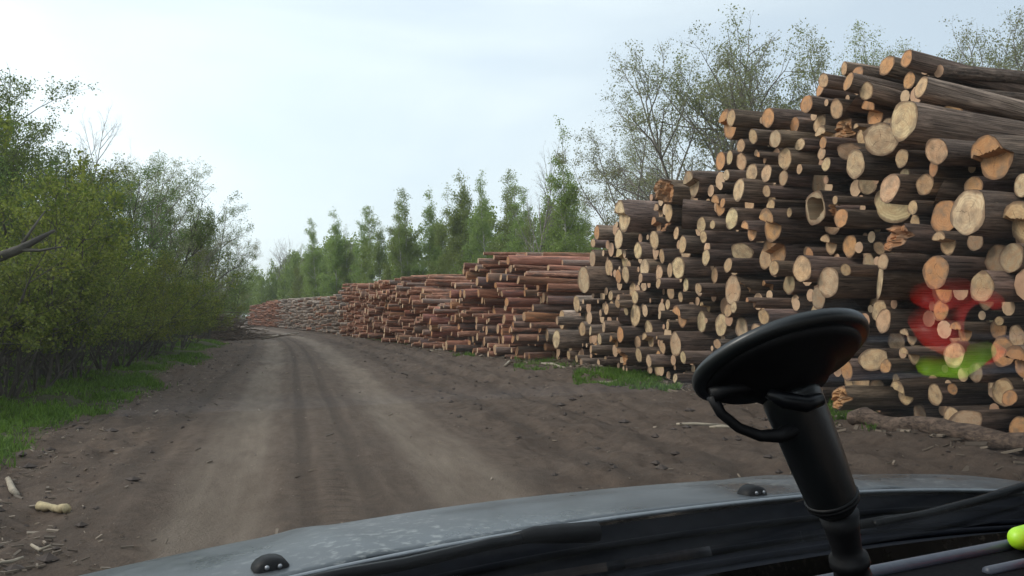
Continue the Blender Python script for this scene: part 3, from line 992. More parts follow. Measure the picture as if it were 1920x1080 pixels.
# slender green birches of the far wood
KIND['birch'] = [tree_kind('birch', 'leaf_birch', 'birch', seed=60 + i, H=12, stems=1, spread=0.03, r0=0.075, wander0=0.02,
                           levels=(lv(50, 0.15, (26, 52), 0.215, 0.35, 5, 0.10, 0.05, 4, cone), lv(7, 0.15, (25, 60), 0.48, 0.5, 4, 0.12, -0.08, 3), lv(3, 0.2, (20, 50), 0.7, 0.6, 3, 0.1, -0.2, 3)),
                           leaf=(15000, 0.105), leaf_lv=(2, 3), leaf_h0=0.2, jitter=0.13, droop_leaf=0.8) for i in range(4)]
KIND['birch_far'] = [tree_kind('birch_far', 'leaf_birch', 'birch', seed=160 + i, H=12, stems=1, spread=0.03, r0=0.075, wander0=0.02,
                           levels=(lv(36, 0.08, (30, 60), 0.235, 0.35, 4, 0.10, 0.04, 3, cone), lv(6, 0.15, (25, 60), 0.5, 0.5, 3, 0.12, -0.08, 3)),
                           leaf=(1850, 0.29), leaf_lv=(1, 2), jitter=0.28, droop_leaf=0.8) for i in range(3)]
KIND['bare'] = [tree_kind('bare', 'leaf_sparse', 'grey_twig', seed=80 + i, H=12, stems=1 + i, spread=0.1, r0=0.09, wander0=0.03,
                          levels=(lv(24, 0.25, (22, 45), 0.34, 0.4, 5, 0.12, 0.08, 4, dome), lv(8, 0.25, (25, 50), 0.42, 0.5, 4, 0.12, 0.06, 3), lv(6, 0.2, (20, 50), 0.5, 0.6, 3, 0.1, 0.02, 3)),
                          leaf=(0, 0.1)) for i in range(2)]
# trees of the left side
KIND['willow'] = [tree_kind('willow', 'leaf_dark', seed=90 + i, H=8, stems=2 + i % 2, spread=0.15, r0=0.08, wander0=0.05,
                            levels=(lv(20, 0.10, (25, 58), 0.40, 0.45, 6, 0.12, 0.05, 4, dome), lv(8, 0.15, (25, 60), 0.45, 0.5, 5, 0.13, 0.02, 3), lv(6, 0.15, (22, 60), 0.55, 0.6, 3, 0.12, -0.02, 3)),
                            leaf=(21000, 0.066), leaf_lv=(2, 3), jitter=0.09) for i in range(3)]
KIND['shrub'] = [tree_kind('shrub', 'leaf_shrub', seed=110 + i, H=3.6, stems=7, spread=0.42, r0=0.03, wander0=0.09,
                           levels=(lv(11, 0.12, (25, 60), 0.45, 0.5, 5, 0.14, 0.03, 4), lv(7, 0.15, (25, 60), 0.5, 0.55, 4, 0.14, 0.0, 3), lv(3, 0.2, (22, 60), 0.55, 0.6, 3, 0.12, 0.0, 3)),
                           leaf=(11000, 0.056), leaf_lv=(2, 3), leaf_h0=0.22, jitter=0.05, stem_len=(0.6, 1.0)) for i in range(4)]
KIND['thicket'] = [tree_kind('thicket', 'leaf_dark', seed=130 + i, H=2.2, stems=14, spread=0.40, r0=0.018, wander0=0.10,
                             levels=(lv(9, 0.1, (25, 65), 0.45, 0.5, 4, 0.15, 0.0, 3), lv(6, 0.2, (25, 65), 0.5, 0.6, 3, 0.15, -0.02, 3)),
                             leaf=(2500, 0.05), leaf_lv=(1, 2), leaf_h0=0.12, jitter=0.06, stem_len=(0.4, 1.0)) for i in range(2)]


HT = {}


def plant(kind, var, x, y, h, label, cat, group, name, rot=None, z=None):
    w, l = KIND[kind][var % len(KIND[kind])]
    base = {'alder': 11, 'birch': 12, 'spruce': 12, 'bare': 12, 'willow': 8, 'shrub': 3.6, 'thicket': 2.2}[kind]
    o = obj(name, None, label=label, cat=cat, group=group, loc=(x, y, (gz1(x, y) - 0.05) if z is None else z))
    if kind not in ('shrub', 'thicket'): base = HT.setdefault(w.name, max(v.co.z for v in w.vertices))
    s = h / base
    o.scale = (s, s, s)
    o.rotation_euler = (0, 0, rng.uniform(0, 6.28) if rot is None else rot)
    obj('trunk', w, o)
    if l is not None: obj('crown', l, o)
    return o


def at(px, Y):
    return (px - 960) / F_PX * Y, Y


def top_h(py, Y):
    return CAM_H + (590 - py) / F_PX * Y


# trees behind the tall pile (photo x, y of the top, distance)
for i, (px, ty, Y, k, v) in enumerate([(1060, 215, 44, 'birch', 0), (1140, 165, 36, 'alder', 0), (1215, 235, 40, 'alder', 1), (1330, 35, 31, 'alder', 2), (1430, 85, 33, 'alder', 3),
                                       (1520, 60, 30, 'alder', 1), (1600, 20, 30, 'alder', 0), (1670, 60, 31, 'alder', 1), (1800, 40, 28, 'alder', 2), (1880, 5, 27, 'alder', 1), (1985, 10, 27, 'alder', 3)]):
    x, y = at(px, Y)
    wh = ['drooping pale green birch', 'sparse spring tree with crooked dark limbs', 'small thin-limbed tree', 'tall open tree with spreading twiggy crown', 'slim sparse tree',
          'sparse greenish tree', 'tall broad-crowned tree', 'low pale tree', 'twiggy greenish tree', 'tall tree half out of frame', 'tree'][i]
    place = ['just left of the tall pile', 'above the left end of the tall pile', 'left of the tallest spreading tree', 'above the pile, left of centre', 'third tree from the pile peak',
             'second tree left of the pile peak', 'just left of the pile peak', 'behind the pile peak', 'right of the pile peak', 'at the top right corner', 'beyond the right edge'][i]
    if i == 10: continue
    plant(k, v, x, y, top_h(ty, Y), f'{wh} {place}', 'tree', 'trees behind the tall pile', 'birch_tree' if k == 'birch' else 'deciduous_tree')
x, y = at(992, 46)
plant('bare', 0, x, y, top_h(245, 46), 'bare grey leafless tree left of the drooping birch', 'tree', 'trees behind the tall pile', 'bare_tree')
# far wood
fw = [(600, 425, 105), (632, 412, 100), (668, 405, 98), (690, 408, 95), (715, 425, 90), (742, 378, 86), (775, 372, 84), (805, 378, 84), (828, 366, 80), (860, 372, 78),
      (872, 345, 75), (893, 345, 74), (918, 362, 72), (935, 345, 70), (955, 368, 68), (975, 355, 66), (1000, 375, 60), (1025, 360, 56), (1045, 330, 52), (1085, 350, 50), (580, 450, 112), (560, 470, 118),
      (655, 440, 100), (760, 410, 84), (845, 400, 78), (1120, 400, 48), (1010, 420, 55)]
for i, q in enumerate(sorted(fw)):
    x, y = at(q[0], q[2])
    k = q[3] if len(q) > 3 else 'birch'
    lab = 'dark spruce among green birches behind the low pine piles' if k == 'spruce' else f'slender fresh-green birch, {ordinal(i + 1)} from left in the wood behind pine piles'
    plant(k, i, x, y, top_h(q[1], q[2]) * 1.1, lab, 'tree', 'birches of the far wood', 'spruce_tree' if k == 'spruce' else 'birch_tree')
for i, (px, ty, Y, v) in enumerate([(515, 440, 150, 0), (545, 438, 150, 1), (650, 440, 108, 0)]):
    x, y = at(px, Y)
    plant('bare', v, x, y, top_h(ty, Y), ['bare tree standing left at the far end of road', 'bare tree with fine twigs right of another at road end', 'bare tree between far birches'][i], 'tree', 'bare trees far off', 'bare_tree')
# the rest of the wood, which reads as one green mass: built from the same trees joined
def wood_mass(name, spots, kinds, label, cat):
    Vw, Fw, Vl, Fl, nw, nl = [], [], [], [], 0, 0
    for i, (x, y, h, k) in enumerate(spots):
        w, l = KIND[k][i % len(KIND[k])]
        s = h / {'birch': 12, 'birch_far': 12, 'thicket': 2.2, 'shrub': 3.6, 'spruce': 12, 'willow': 8}[k]
        a = rng.uniform(0, 6.28); ca, sa = math.cos(a) * s, math.sin(a) * s
        for me, VV, FF, wood in ((w, Vw, Fw, True), (l, Vl, Fl, False)):
            v = np.empty(len(me.vertices) * 3, np.float32); me.vertices.foreach_get('co', v); v = v.reshape(-1, 3)
            f = np.empty(len(me.loops), np.int32); me.loops.foreach_get('vertex_index', f); f = f.reshape(-1, 4)
            if wood:
                keep = f.max(1) < len(v) * (0.25 if k == 'thicket' else 0.08); f = f[keep]
            elif k != 'birch_far':
                f = f[::6]; c_ = v[f].mean(1, keepdims=True); v[f] = c_ + (v[f] - c_) * 2.1
            u = np.unique(f); remap = np.zeros(len(v), np.int32); remap[u] = np.arange(len(u))
            v = v[u]; f = remap[f]
            z0 = 0.0
            o = np.stack([v[:, 0] * ca - v[:, 1] * sa + x, v[:, 0] * sa + v[:, 1] * ca + y, v[:, 2] * s + z0], 1)
            if wood: FF.append(f + nw); nw += len(o)
            else: FF.append(f + nl); nl += len(o)
            VV.append(o)
    V = np.concatenate(Vw + Vl)
    me = mk_mesh(name, V, [np.concatenate(Fw), np.concatenate(Fl) + nw], [M[kinds[0]], M[kinds[1]]], [0, 1], smooth=False)
    return obj(name, me, kind='stuff', label=label, cat=cat)


spots = []
g = np.random.default_rng(50)
for i in range(96):
    px = g.uniform(400, 1130) if i < 72 else g.uniform(395, 640); Y = np.interp(px, [400, 450, 560, 700, 900, 1130], [165, 150, 132, 108, 86, 58]) * g.uniform(1.0, 1.2)
    top = np.interp(px, [395, 450, 500, 560, 620, 740, 900, 1130], [505, 500, 480, 460, 430, 400, 372, 400]) + g.uniform(-5, 35)
    spots.append((*at(px, Y), top_h(top, Y), 'birch_far'))
for i in range(16):
    px = 405 + 9.5 * i + g.uniform(-4, 4); Y = g.uniform(135, 165)
    spots.append((*at(px, Y), top_h(np.interp(px, [400, 450, 520, 560], [525, 515, 495, 480]) + g.uniform(-8, 12), Y), 'birch_far'))
wood_mass('distant_wood', spots, ('birch', 'leaf_birch'), 'green mass of young wood behind the pine log piles', 'wood')
spots = []
for i in range(26):
    px = g.uniform(430, 1180); Y = np.interp(px, [430, 560, 700, 900, 1180], [140, 118, 88, 62, 42]) * g.uniform(0.98, 1.1)
    spots.append((*at(px, Y), g.uniform(3.0, 5.0), 'shrub'))
wood_mass('forest_undergrowth', spots, ('twig', 'leaf_birch'), 'low green undergrowth at the foot of the far wood', 'undergrowth')

# left side: trees and shrubs along the verge
left_trees = [(-60, 190, 17.5, 'willow', 0), (10, 200, 20, 'willow', 1), (60, 265, 22, 'willow', 2), (-8, 125, 24, 'willow', 1), (120, 192, 26, 'bare', 0), (165, 300, 25, 'willow', 0), (205, 300, 27, 'willow', 1),
              (262, 285, 30, 'alder', 1), (300, 330, 33, 'willow', 2), (345, 362, 38, 'alder', 2), (385, 372, 42, 'willow', 1), (405, 430, 48, 'alder', 1), (440, 482, 62, 'willow', 0), (-130, 150, 15, 'willow', 2),
              (130, 300, 30, 'willow', 1), (235, 330, 36, 'willow', 2), (330, 400, 46, 'willow', 0), (372, 430, 55, 'willow', 1)]
for i, (px, ty, Y, k, v) in enumerate(sorted(left_trees)):
    x, y = at(px, Y)
    lab = {'bare': 'thin leafless birch rising above the left tree line', 'alder': f'sparse twiggy tree, {ordinal(i + 1)} from left in the left tree line',
           'willow': f'dense dark green tree, {ordinal(i + 1)} from left in the left tree line'}[k]
    plant(k, v, x, y, top_h(ty, Y), lab, 'tree', 'trees along the left side of the road', 'bare_tree' if k == 'bare' else 'deciduous_tree')
sh = [(-60, 11.5, 3.6), (15, 12.5, 3.5), (70, 13.5, 3.3), (-20, 14.5, 4.3), (110, 15.5, 3.6), (150, 16.5, 3.3), (60, 17, 4.6), (195, 18.5, 3.2), (230, 20.5, 3.1), (160, 21, 4.3), (262, 23, 3.0), (290, 25.5, 2.9),
      (250, 27, 4.2), (318, 28.5, 2.7), (340, 32, 2.8), (310, 34, 4.0), (362, 36, 2.8), (380, 41, 2.7), (360, 44, 3.8), (398, 47, 2.4)]
for i, (px, Y, h) in enumerate(sorted(sh, key=lambda q: q[1])):
    x, y = at(px, Y)
    plant('shrub', i, x, y, h, f'yellow-green leafy shrub, {ordinal(i + 1)} nearest of those along the left verge', 'shrub', 'shrubs along the left verge', 'shrub')
g = np.random.default_rng(77)
spots = []
for i in range(46):
    Y = 9.5 + 42 * (i / 46.0) ** 1.3; l = grass_edge(Y) - g.uniform(1.7, 4.5)
    spots.append((float(xc(Y) + l * 1.035), float(Y), g.uniform(0.9, 2.3), 'thicket'))
wood_mass('thicket', spots, ('twig', 'leaf_dark'), 'dark tangled brushwood under the trees along the left verge', 'undergrowth')
spots = []
for i in range(30):
    Y = g.uniform(14, 75); l = g.uniform(-14, -7) - Y * 0.04
    spots.append((float(xc(Y) + l), float(Y), g.uniform(4.0, 6.0), 'willow'))
wood_mass('left_wood', spots, ('twig', 'leaf_dark'), 'dark mass of wood behind the left verge shrubs', 'wood')
# dark bough leaning in at the left edge
mb = MB()
P1 = CAM + ray(-60, 505) * 11.2; P2 = CAM + ray(35, 468) * 11.0; P3 = CAM + ray(102, 432) * 10.9
base = np.array([P1[0] - 1.6, P1[1] + 0.6, gz1(P1[0] - 1.6, P1[1] + 0.6)])
tube(mb, [base, base * 0.45 + P1 * 0.55 + [0, 0, .15], P1, P2, P3], [0.12, 0.1, 0.085, 0.06, 0.02], 8)
tube(mb, [P2, CAM + ray(75, 470) * 10.9, CAM + ray(120, 462) * 10.8], [0.03, 0.02, 0.008], 5)
tube(mb, [P2, CAM + ray(60, 430) * 11.1, CAM + ray(85, 395) * 11.2], [0.025, 0.018, 0.007], 5)
obj('leaning_bough', mb.mesh('leaning_bough', M['twig']), label='dark bare bough leaning out of the shrubs at the left edge', cat='branch')
# brushwood heap at the bend
mb = MB()
g = np.random.default_rng(12)
hx, hy = at(424, 46)
for i in range(170):
    c = np.array([hx + g.normal(0, 0.75), hy + g.normal(0, 2.0), 0])
    hh = 1.5 * math.exp(-((c[0] - hx) / 1.0) ** 2) * math.exp(-((c[1] - hy) / 3.2) ** 2)
    c[2] = g.uniform(0.05, max(0.1, hh))
    d = norm(np.array([g.normal(0.8, 0.3), g.normal(0.2, 0.4), g.normal(0, 0.15)])) * g.uniform(0.5, 1.3)
    tube(mb, [c - d, c + [0, 0, .05], c + d], [g.uniform(0.02, 0.05), 0.025, 0.012], 5)
obj('brushwood_heap', mb.mesh('brushwood_heap', M['brown_stick']), label='brown heap of brushwood left of the road at the bend', cat='brushwood')

# ------------------------------------------------------------------ grass, sticks, chips
def blades(pts, h, seed):
    g = np.random.default_rng(seed)
    n = len(pts)
    a = g.uniform(0, 6.28, n)
    w = np.stack([np.cos(a), np.sin(a), a * 0], 1) * g.uniform(0.006, 0.014, (n, 1))
    ln = g.normal(0, 0.35, (n, 3)); ln[:, 2] = 1
    hh = h[:, None] * norm(ln)
    mid = pts + hh * 0.55
    tip = pts + hh + np.stack([ln[:, 0], ln[:, 1], -0.3 * np.abs(ln[:, 0])], 1) * h[:, None] * 0.35
    V = np.stack([pts - w, pts + w, mid + w * 0.7, mid - w * 0.7, tip], 1).reshape(-1, 3)
    i = np.arange(n)[:, None] * 5
    return V, [i + np.array([[0, 1, 2, 3]]), i + np.array([[3, 2, 4]])]


g = np.random.default_rng(15)
n = 95000
Y = 5.0 + 45 * g.uniform(0, 1, n) ** 1.7
l = grass_edge(Y) - np.abs(g.normal(0, 1.0, n)) * 1.25 + 0.10 * g.normal(0, 1, n)
X = xc(Y) + l * 1.035
den = fbm(X * 0.8, Y * 0.8, 55, 3)
keep = (den > -0.28) & (g.uniform(0, 1, n) < 0.45 + den)
X, Y = X[keep], Y[keep]
pts = np.stack([X, Y, ground_z(X, Y) - 0.01], 1)
hh = g.uniform(0.035, 0.105, len(X)) * (1 + 0.9 * np.clip(den[keep], -0.4, 0.6)) * (1 + Y * 0.006)
V, F = blades(pts, hh, 2)
obj('grass_verge', mk_mesh('grass_verge', V, F, [M['grass']], smooth=False), kind='stuff', label='bright green grass verge along the left of the dirt road', cat='grass')
VV = []
for (px0, px1, py0, py1, m) in ((1075, 1275, 692, 730, 9000), (1130, 1250, 685, 712, 5000), (842, 890, 654, 667, 1800), (690, 765, 631, 642, 1500), (1555, 1640, 765, 800, 1800), (965, 1100, 680, 700, 3000), (1000, 1060, 668, 682, 1200)):
    px = g.uniform(px0, px1, m); py = py0 + (py1 - py0) * g.uniform(0, 1, m)
    py = py + (px - px0) / (px1 - px0) * 10 - 5
    for a, b in zip(px, py):
        VV.append(ground_at(a, b))
VV = np.array(VV)
VV = VV[fbm(VV[:, 0] * 1.7, VV[:, 1] * 1.7, 66, 3) > 0.02]
VV[:, 2] = ground_z(VV[:, 0], VV[:, 1]) - 0.01
V, F = blades(VV, g.uniform(0.04, 0.16, len(VV)), 3)
obj('grass_tufts', mk_mesh('grass_tufts', V, F, [M['grass']], smooth=False), kind='stuff', label='green grass tufts at the foot of the log piles', cat='grass')

# wood chips, bark scraps and clods
def chips(n, seed, place, smin, smax):
    g = np.random.default_rng(seed)
    X, Y = place(g, n)
    Z = ground_z(X, Y)
    C = np.stack([X, Y, Z + 0.006], 1)
    a = g.uniform(0, 6.28, n); tl = g.normal(0, 0.2, n)
    ax = np.stack([np.cos(a), np.sin(a), tl], 1)
    sd = np.stack([-np.sin(a), np.cos(a), g.normal(0, 0.3, n)], 1)
    L = smin * (smax / smin) ** (g.uniform(0, 1, n) ** 2.2); Wd = L * g.uniform(0.06, 0.3, n)
    up = np.array([0, 0, 1.0]) * np.minimum(0.02, L * 0.15)[:, None]
    q = [C - ax * L[:, None] * .5 - sd * Wd[:, None] * .5, C - ax * L[:, None] * .5 + sd * Wd[:, None] * .3, C + ax * L[:, None] * .5 + sd * Wd[:, None] * .5, C + ax * L[:, None] * .45 - sd * Wd[:, None] * .4]
    V = np.stack(q + [p + up for p in q], 1).reshape(-1, 3)
    i = np.arange(n)[:, None] * 8
    F = np.concatenate([i + np.array([f]) for f in ([3, 2, 1, 0], [4, 5, 6, 7], [0, 1, 5, 4], [1, 2, 6, 5], [2, 3, 7, 6], [3, 0, 4, 7])])
    return V, F


def p_left(g, n):
    Y = 4.5 + 30 * g.uniform(0, 1, n) ** 1.8
    return xc(Y) + (grass_edge(Y) + np.abs(g.normal(0, 0.75, n)) - 0.25) * 1.035, Y


def p_pile(g, n):
    s = g.uniform(0, 1, n) ** 0.8
    Y = 6 + 30 * s
    X = np.interp(Y, BASE[:, 1], BASE[:, 0]) - np.abs(g.normal(0, 0.6, n)) + 0.15
    return X, Y


def p_all(g, n):
    Y = 4.5 + 40 * g.uniform(0, 1, n) ** 1.6
    return xc(Y) + g.uniform(-3.5, 6, n), Y


va = [chips(5200, 31, p_left, 0.008, 0.085), chips(6000, 32, p_pile, 0.015, 0.26), chips(700, 33, p_all, 0.015, 0.10)]
V = np.concatenate([v for v, f in va]); o_ = np.cumsum([0] + [len(v) for v, f in va])
obj('wood_chips', mk_mesh('wood_chips', V, np.concatenate([f + o_[i] for i, (v, f) in enumerate(va)]), [M['wood_chip']], smooth=False), kind='stuff', label='pale wood chips and bark scraps strewn along the road', cat='wood chips')
g = np.random.default_rng(91)
n = 1700
X, Y = p_all(g, n); ll = lat_of(X, Y); k = np.abs(ll) > 1.6; X, Y = X[k], Y[k]; n = len(X)
oc = np.array([[1, 0, 0], [-1, 0, 0], [0, 1, 0], [0, -1, 0], [0, 0, 1], [0, 0, -1]], float)
sz = 0.012 * (5.0 ** (g.uniform(0, 1, n) ** 2.5))
V = np.stack([X, Y, ground_z(X, Y) + sz * 0.3], 1)[:, None] + oc[None] * sz[:, None, None] * g.uniform(0.6, 1.3, (n, 6, 1)) * np.array([1.3, 1.1, 0.7])
Fo = np.array([[0, 2, 4], [2, 1, 4], [1, 3, 4], [3, 0, 4], [2, 0, 5], [1, 2, 5], [3, 1, 5], [0, 3, 5]])
obj('soil_clods', mk_mesh('soil_clods', V.reshape(-1, 3), (np.arange(n)[:, None, None] * 6 + Fo[None]).reshape(-1, 3), [M['clod']], smooth=False), kind='stuff', label='brown clods of soil on the churned ground', cat='soil')


def stick(px_pts, r, label, mat='stick', name='stick', sides=7, lift=0.03):
    mb = MB()
    P = []
    for px, py in px_pts:
        p = ground_at(px, py); p[2] = gz1(p[0], p[1]) + lift
        P.append(p)
    tube(mb, P, r, sides)
    obj(name, mb.mesh(name, M[mat]), label=label, cat='stick' if name == 'stick' else 'wood piece')


stick([(70, 936), (74, 936), (79, 937), (86, 939), (94, 941), (101, 942), (108, 943), (115, 947), (121, 948), (126, 950), (130, 949)], [0.018, 0.036, 0.031, 0.034, 0.021, 0.027, 0.024, 0.034, 0.028, 0.037, 0.014], 'pale knobbly wood chunk on the bare soil at lower left', mat='chunk', name='wood_chunk', sides=11, lift=0.035)
stick([(15, 892), (24, 903), (33, 914)], [0.02, 0.028, 0.018], 'grey stick below the grass at the left edge', lift=0.02)
stick([(0, 1064), (22, 1060), (44, 1056)], [0.008, 0.011, 0.007], 'thin pale stick in the bottom left corner')
stick([(58, 1030), (75, 1032), (94, 1036)], [0.008, 0.012, 0.006], 'short pale stick below the knobbly wood chunk')
stick([(1124, 714), (1140, 718), (1165, 716), (1168, 709)], [0.03, 0.04, 0.03, 0.015], 'white forked branch lying on the grass below the tall pile', lift=0.05)
stick([(1015, 683), (1035, 684), (1060, 690)], [0.03, 0.045, 0.025], 'pale branch on the ground at the left foot of tall pile', lift=0.05)
stick([(947, 690), (955, 685), (962, 681)], [0.03, 0.04, 0.02], 'short pale stick before the reddish pile', lift=0.05)
stick([(808, 649), (822, 651), (840, 651)], [0.06, 0.09, 0.05], 'whitish peeled branch at the foot of the reddish pile', lift=0.06)
stick([(806, 657), (825, 657), (838, 656)], [0.03, 0.05, 0.03], 'thin pale stick beside the whitish peeled branch', lift=0.05)
stick([(1268, 797), (1300, 798), (1375, 800)], [0.015, 0.02, 0.012], 'long pale splinter on the soil left of the phone mount')
stick([(1330, 802), (1350, 803), (1385, 805)], [0.014, 0.022, 0.012], 'shorter pale splinter under the long one')
stick([(490, 636), (515, 633), (560, 626)], [0.06, 0.07, 0.04], 'long pale pole lying before the far end of the piles', lift=0.06)
stick([(1225, 690), (1240, 705), (1262, 718)], [0.015, 0.012, 0.008], 'thin brown twig leaning in the grass below the pile', 'brown_stick', lift=0.08)
# log lying along the foot of the tall pile
mb = MB()
A_, B_ = ground_at(1600, 792), ground_at(1960, 862)
pts = [A_ * (1 - s) + B_ * s + np.array([0.02 * math.sin(7 * s), 0, 0]) for s in np.linspace(0, 1, 14)]
pts = [p + np.array([0, 0, gz1(p[0], p[1]) + 0.075]) for p in pts]
tube(mb, pts, [0.10 + 0.012 * math.sin(i * 2.1) for i in range(14)], 14)
fl = obj('fallen_log', mb.mesh('fallen_log', M['bark_mass']), label='brown log lying lengthwise on the ground before the tall pile', cat='log')

# ------------------------------------------------------------------ the car round the camera
CH = RAD(27)                               # the car points this far left of the view
CR = np.array([math.cos(CH), math.sin(CH), 0]); CU = np.array([-math.sin(CH), math.cos(CH), 0]); CZ = np.array([0, 0, 1.0])


def car(r, u, z):
    return CAM + CR * r + CU * u + CZ * z


def on_u(px, py, u):
    d = ray(px, py)
    return CAM + d * (u / (d @ CU))


def mat_paint():
    t = NT('dusty_paint')
    co = t.n('ShaderNodeTexCoord').outputs['Object']
    sp = t.noise(co, 70, 4, 0.6)
    big = t.noise(co, 5, 5, 0.6)
    c = t.mix(t.rng(big, 0.35, 0.7), (0.075, 0.088, 0.10), (0.155, 0.165, 0.172))
    spots = t.math('MULTIPLY', t.rng(sp, 0.54, 0.66), t.rng(t.noise(co, 3.0, 2), 0.40, 0.58))
    c = t.mix(t.math('MULTIPLY', spots, 0.75), c, (0.33, 0.34, 0.33))
    t.principled(c, t.rng(big, 0.35, 0.65, 0.22, 0.5), t.bump(sp, 0.05, 0.002), Metallic=0.25)
    return t.m


M['paint'] = mat_paint()
M['plastic'] = mat_simple('black_plastic', (0.006, 0.006, 0.007), 0.5, 0.3, 60, Specular__IOR__Level=0.2)
M['gloss'] = mat_simple('black_gloss', (0.005, 0.0055, 0.007), 0.32, 0.2, 40, Specular__IOR__Level=0.22)
M['cowl'] = mat_simple('cowl_plastic', (0.005, 0.006, 0.009), 0.7, 0.3, 60, Specular__IOR__Level=0.04)
M['rubber'] = mat_simple('rubber', (0.010, 0.012, 0.013), 0.38, 0.2, 60, Specular__IOR__Level=0.6)
M['dash'] = mat_simple('dash_vinyl', (0.006, 0.006, 0.007), 0.8, 0.3, 220, Specular__IOR__Level=0.04)
M['trim'] = mat_simple('dash_trim', (0.05, 0.056, 0.075), 0.45, 0.15, 90)
M['metal'] = mat_simple('bright_metal', (0.5, 0.5, 0.52), 0.3, 0.1, 60, Metallic=0.9)
M['lime'] = mat_simple('lime_plastic', (0.36, 0.66, 0.02), 0.4, 0.08, 30)
M['red'] = mat_simple('red_plastic', (0.78, 0.02, 0.012), 0.35, 0.1, 30)
t = NT('windscreen_glass')
geo = t.n('ShaderNodeNewGeometry')
dt = t.n('ShaderNodeVectorMath', _operation='DOT_PRODUCT'); t.set(dt.inputs[0], geo.outputs['Normal']); t.set(dt.inputs[1], geo.outputs['Incoming'])
cs = t.math('ABSOLUTE', dt.outputs['Value'])
fr = t.math('ADD', 0.04, t.math('MULTIPLY', t.math('POWER', t.math('SUBTRACT', 1.0, cs), 5.0), 0.96))
tb = t.n('ShaderNodeBsdfTransparent'); tb.inputs[0].default_value = (0.955, 0.975, 0.965, 1)
gl = t.n('ShaderNodeBsdfGlossy'); gl.inputs['Roughness'].default_value = 0.03
mx = t.n('ShaderNodeMixShader'); t.set(mx.inputs[0], fr)
t.t.links.new(tb.outputs[0], mx.inputs[1]); t.t.links.new(gl.outputs[0], mx.inputs[2])
# a thin film of road dust on the outside of the glass
co = t.n('ShaderNodeTexCoord').outputs['Object']
du = t.rng(t.noise(t.vmul(co, (2.0, 2.0, 6.0)), 5.0, 5, 0.6), 0.35, 0.75, 0.001, 0.008)
dd_ = t.n('ShaderNodeBsdfTranslucent'); dd_.inputs[0].default_value = (0.75, 0.78, 0.76, 1)
mx2 = t.n('ShaderNodeMixShader'); t.set(mx2.inputs[0], du)
t.t.links.new(mx.outputs[0], mx2.inputs[1]); t.t.links.new(dd_.outputs[0], mx2.inputs[2])
t.t.links.new(mx2.outputs[0], t.out.inputs[0])
M['glass'] = t.m

CC = 0.72                                   # car's centre line, to the right of the driver
car_o = obj('car', None, label='dusty grey car seen from the driver seat, bonnet and windscreen base', cat='car', loc=tuple(car(CC, 0.8, -CAM_H)))
inv = Matrix.Translation(-Vector(car(CC, 0.8, -CAM_H)))


def cpart(name, me, parent=None):
    o = obj(name, me, parent or car_o)
    o.matrix_parent_inverse = inv if parent is None else inv
    return o


def czc(r):
    return -0.262 - np.where(r < 0.68, 0.085, 0.055) * (r - 0.68) ** 2 - np.clip(np.abs(r - CC) - 0.80, 0, 1) ** 2 * 2.2


R_u0 = lambda r: 0.935 - 0.10 * np.clip((r - 1.0) / 0.5, 0, 1) ** 2 - 0.05 * np.clip((0.3 - r) / 0.5, 0, 1) ** 2


def sheet(f, rs, us):
    A, B = np.meshgrid(rs, us)
    V = f(A.ravel(), B.ravel())
    n = len(rs)
    i = (np.arange(len(us) - 1)[:, None] * n + np.arange(n - 1)[None]).ravel()
    return V, np.stack([i, i + 1, i + n + 1, i + n], 1)


def hood(r, s):
    """s 0..1 from the rear edge to the nose; the first rows roll the rear edge under"""
    u0 = R_u0(r)
    u = u0 + s * 1.15
    z = czc(r) - 0.375 * (np.maximum(u - 0.93, 0)) ** 2
    z = z + 0.004 * np.exp(-((np.abs(r - CC) - 0.42) / 0.03) ** 2)
    z = z - 0.022 * np.clip(-s / 0.012, 0, 1) ** 1.5
    u = np.where(s < 0, u0 + s * 0.6, u)
    return CAM + r[:, None] * CR + u[:, None] * CU + z[:, None] * CZ


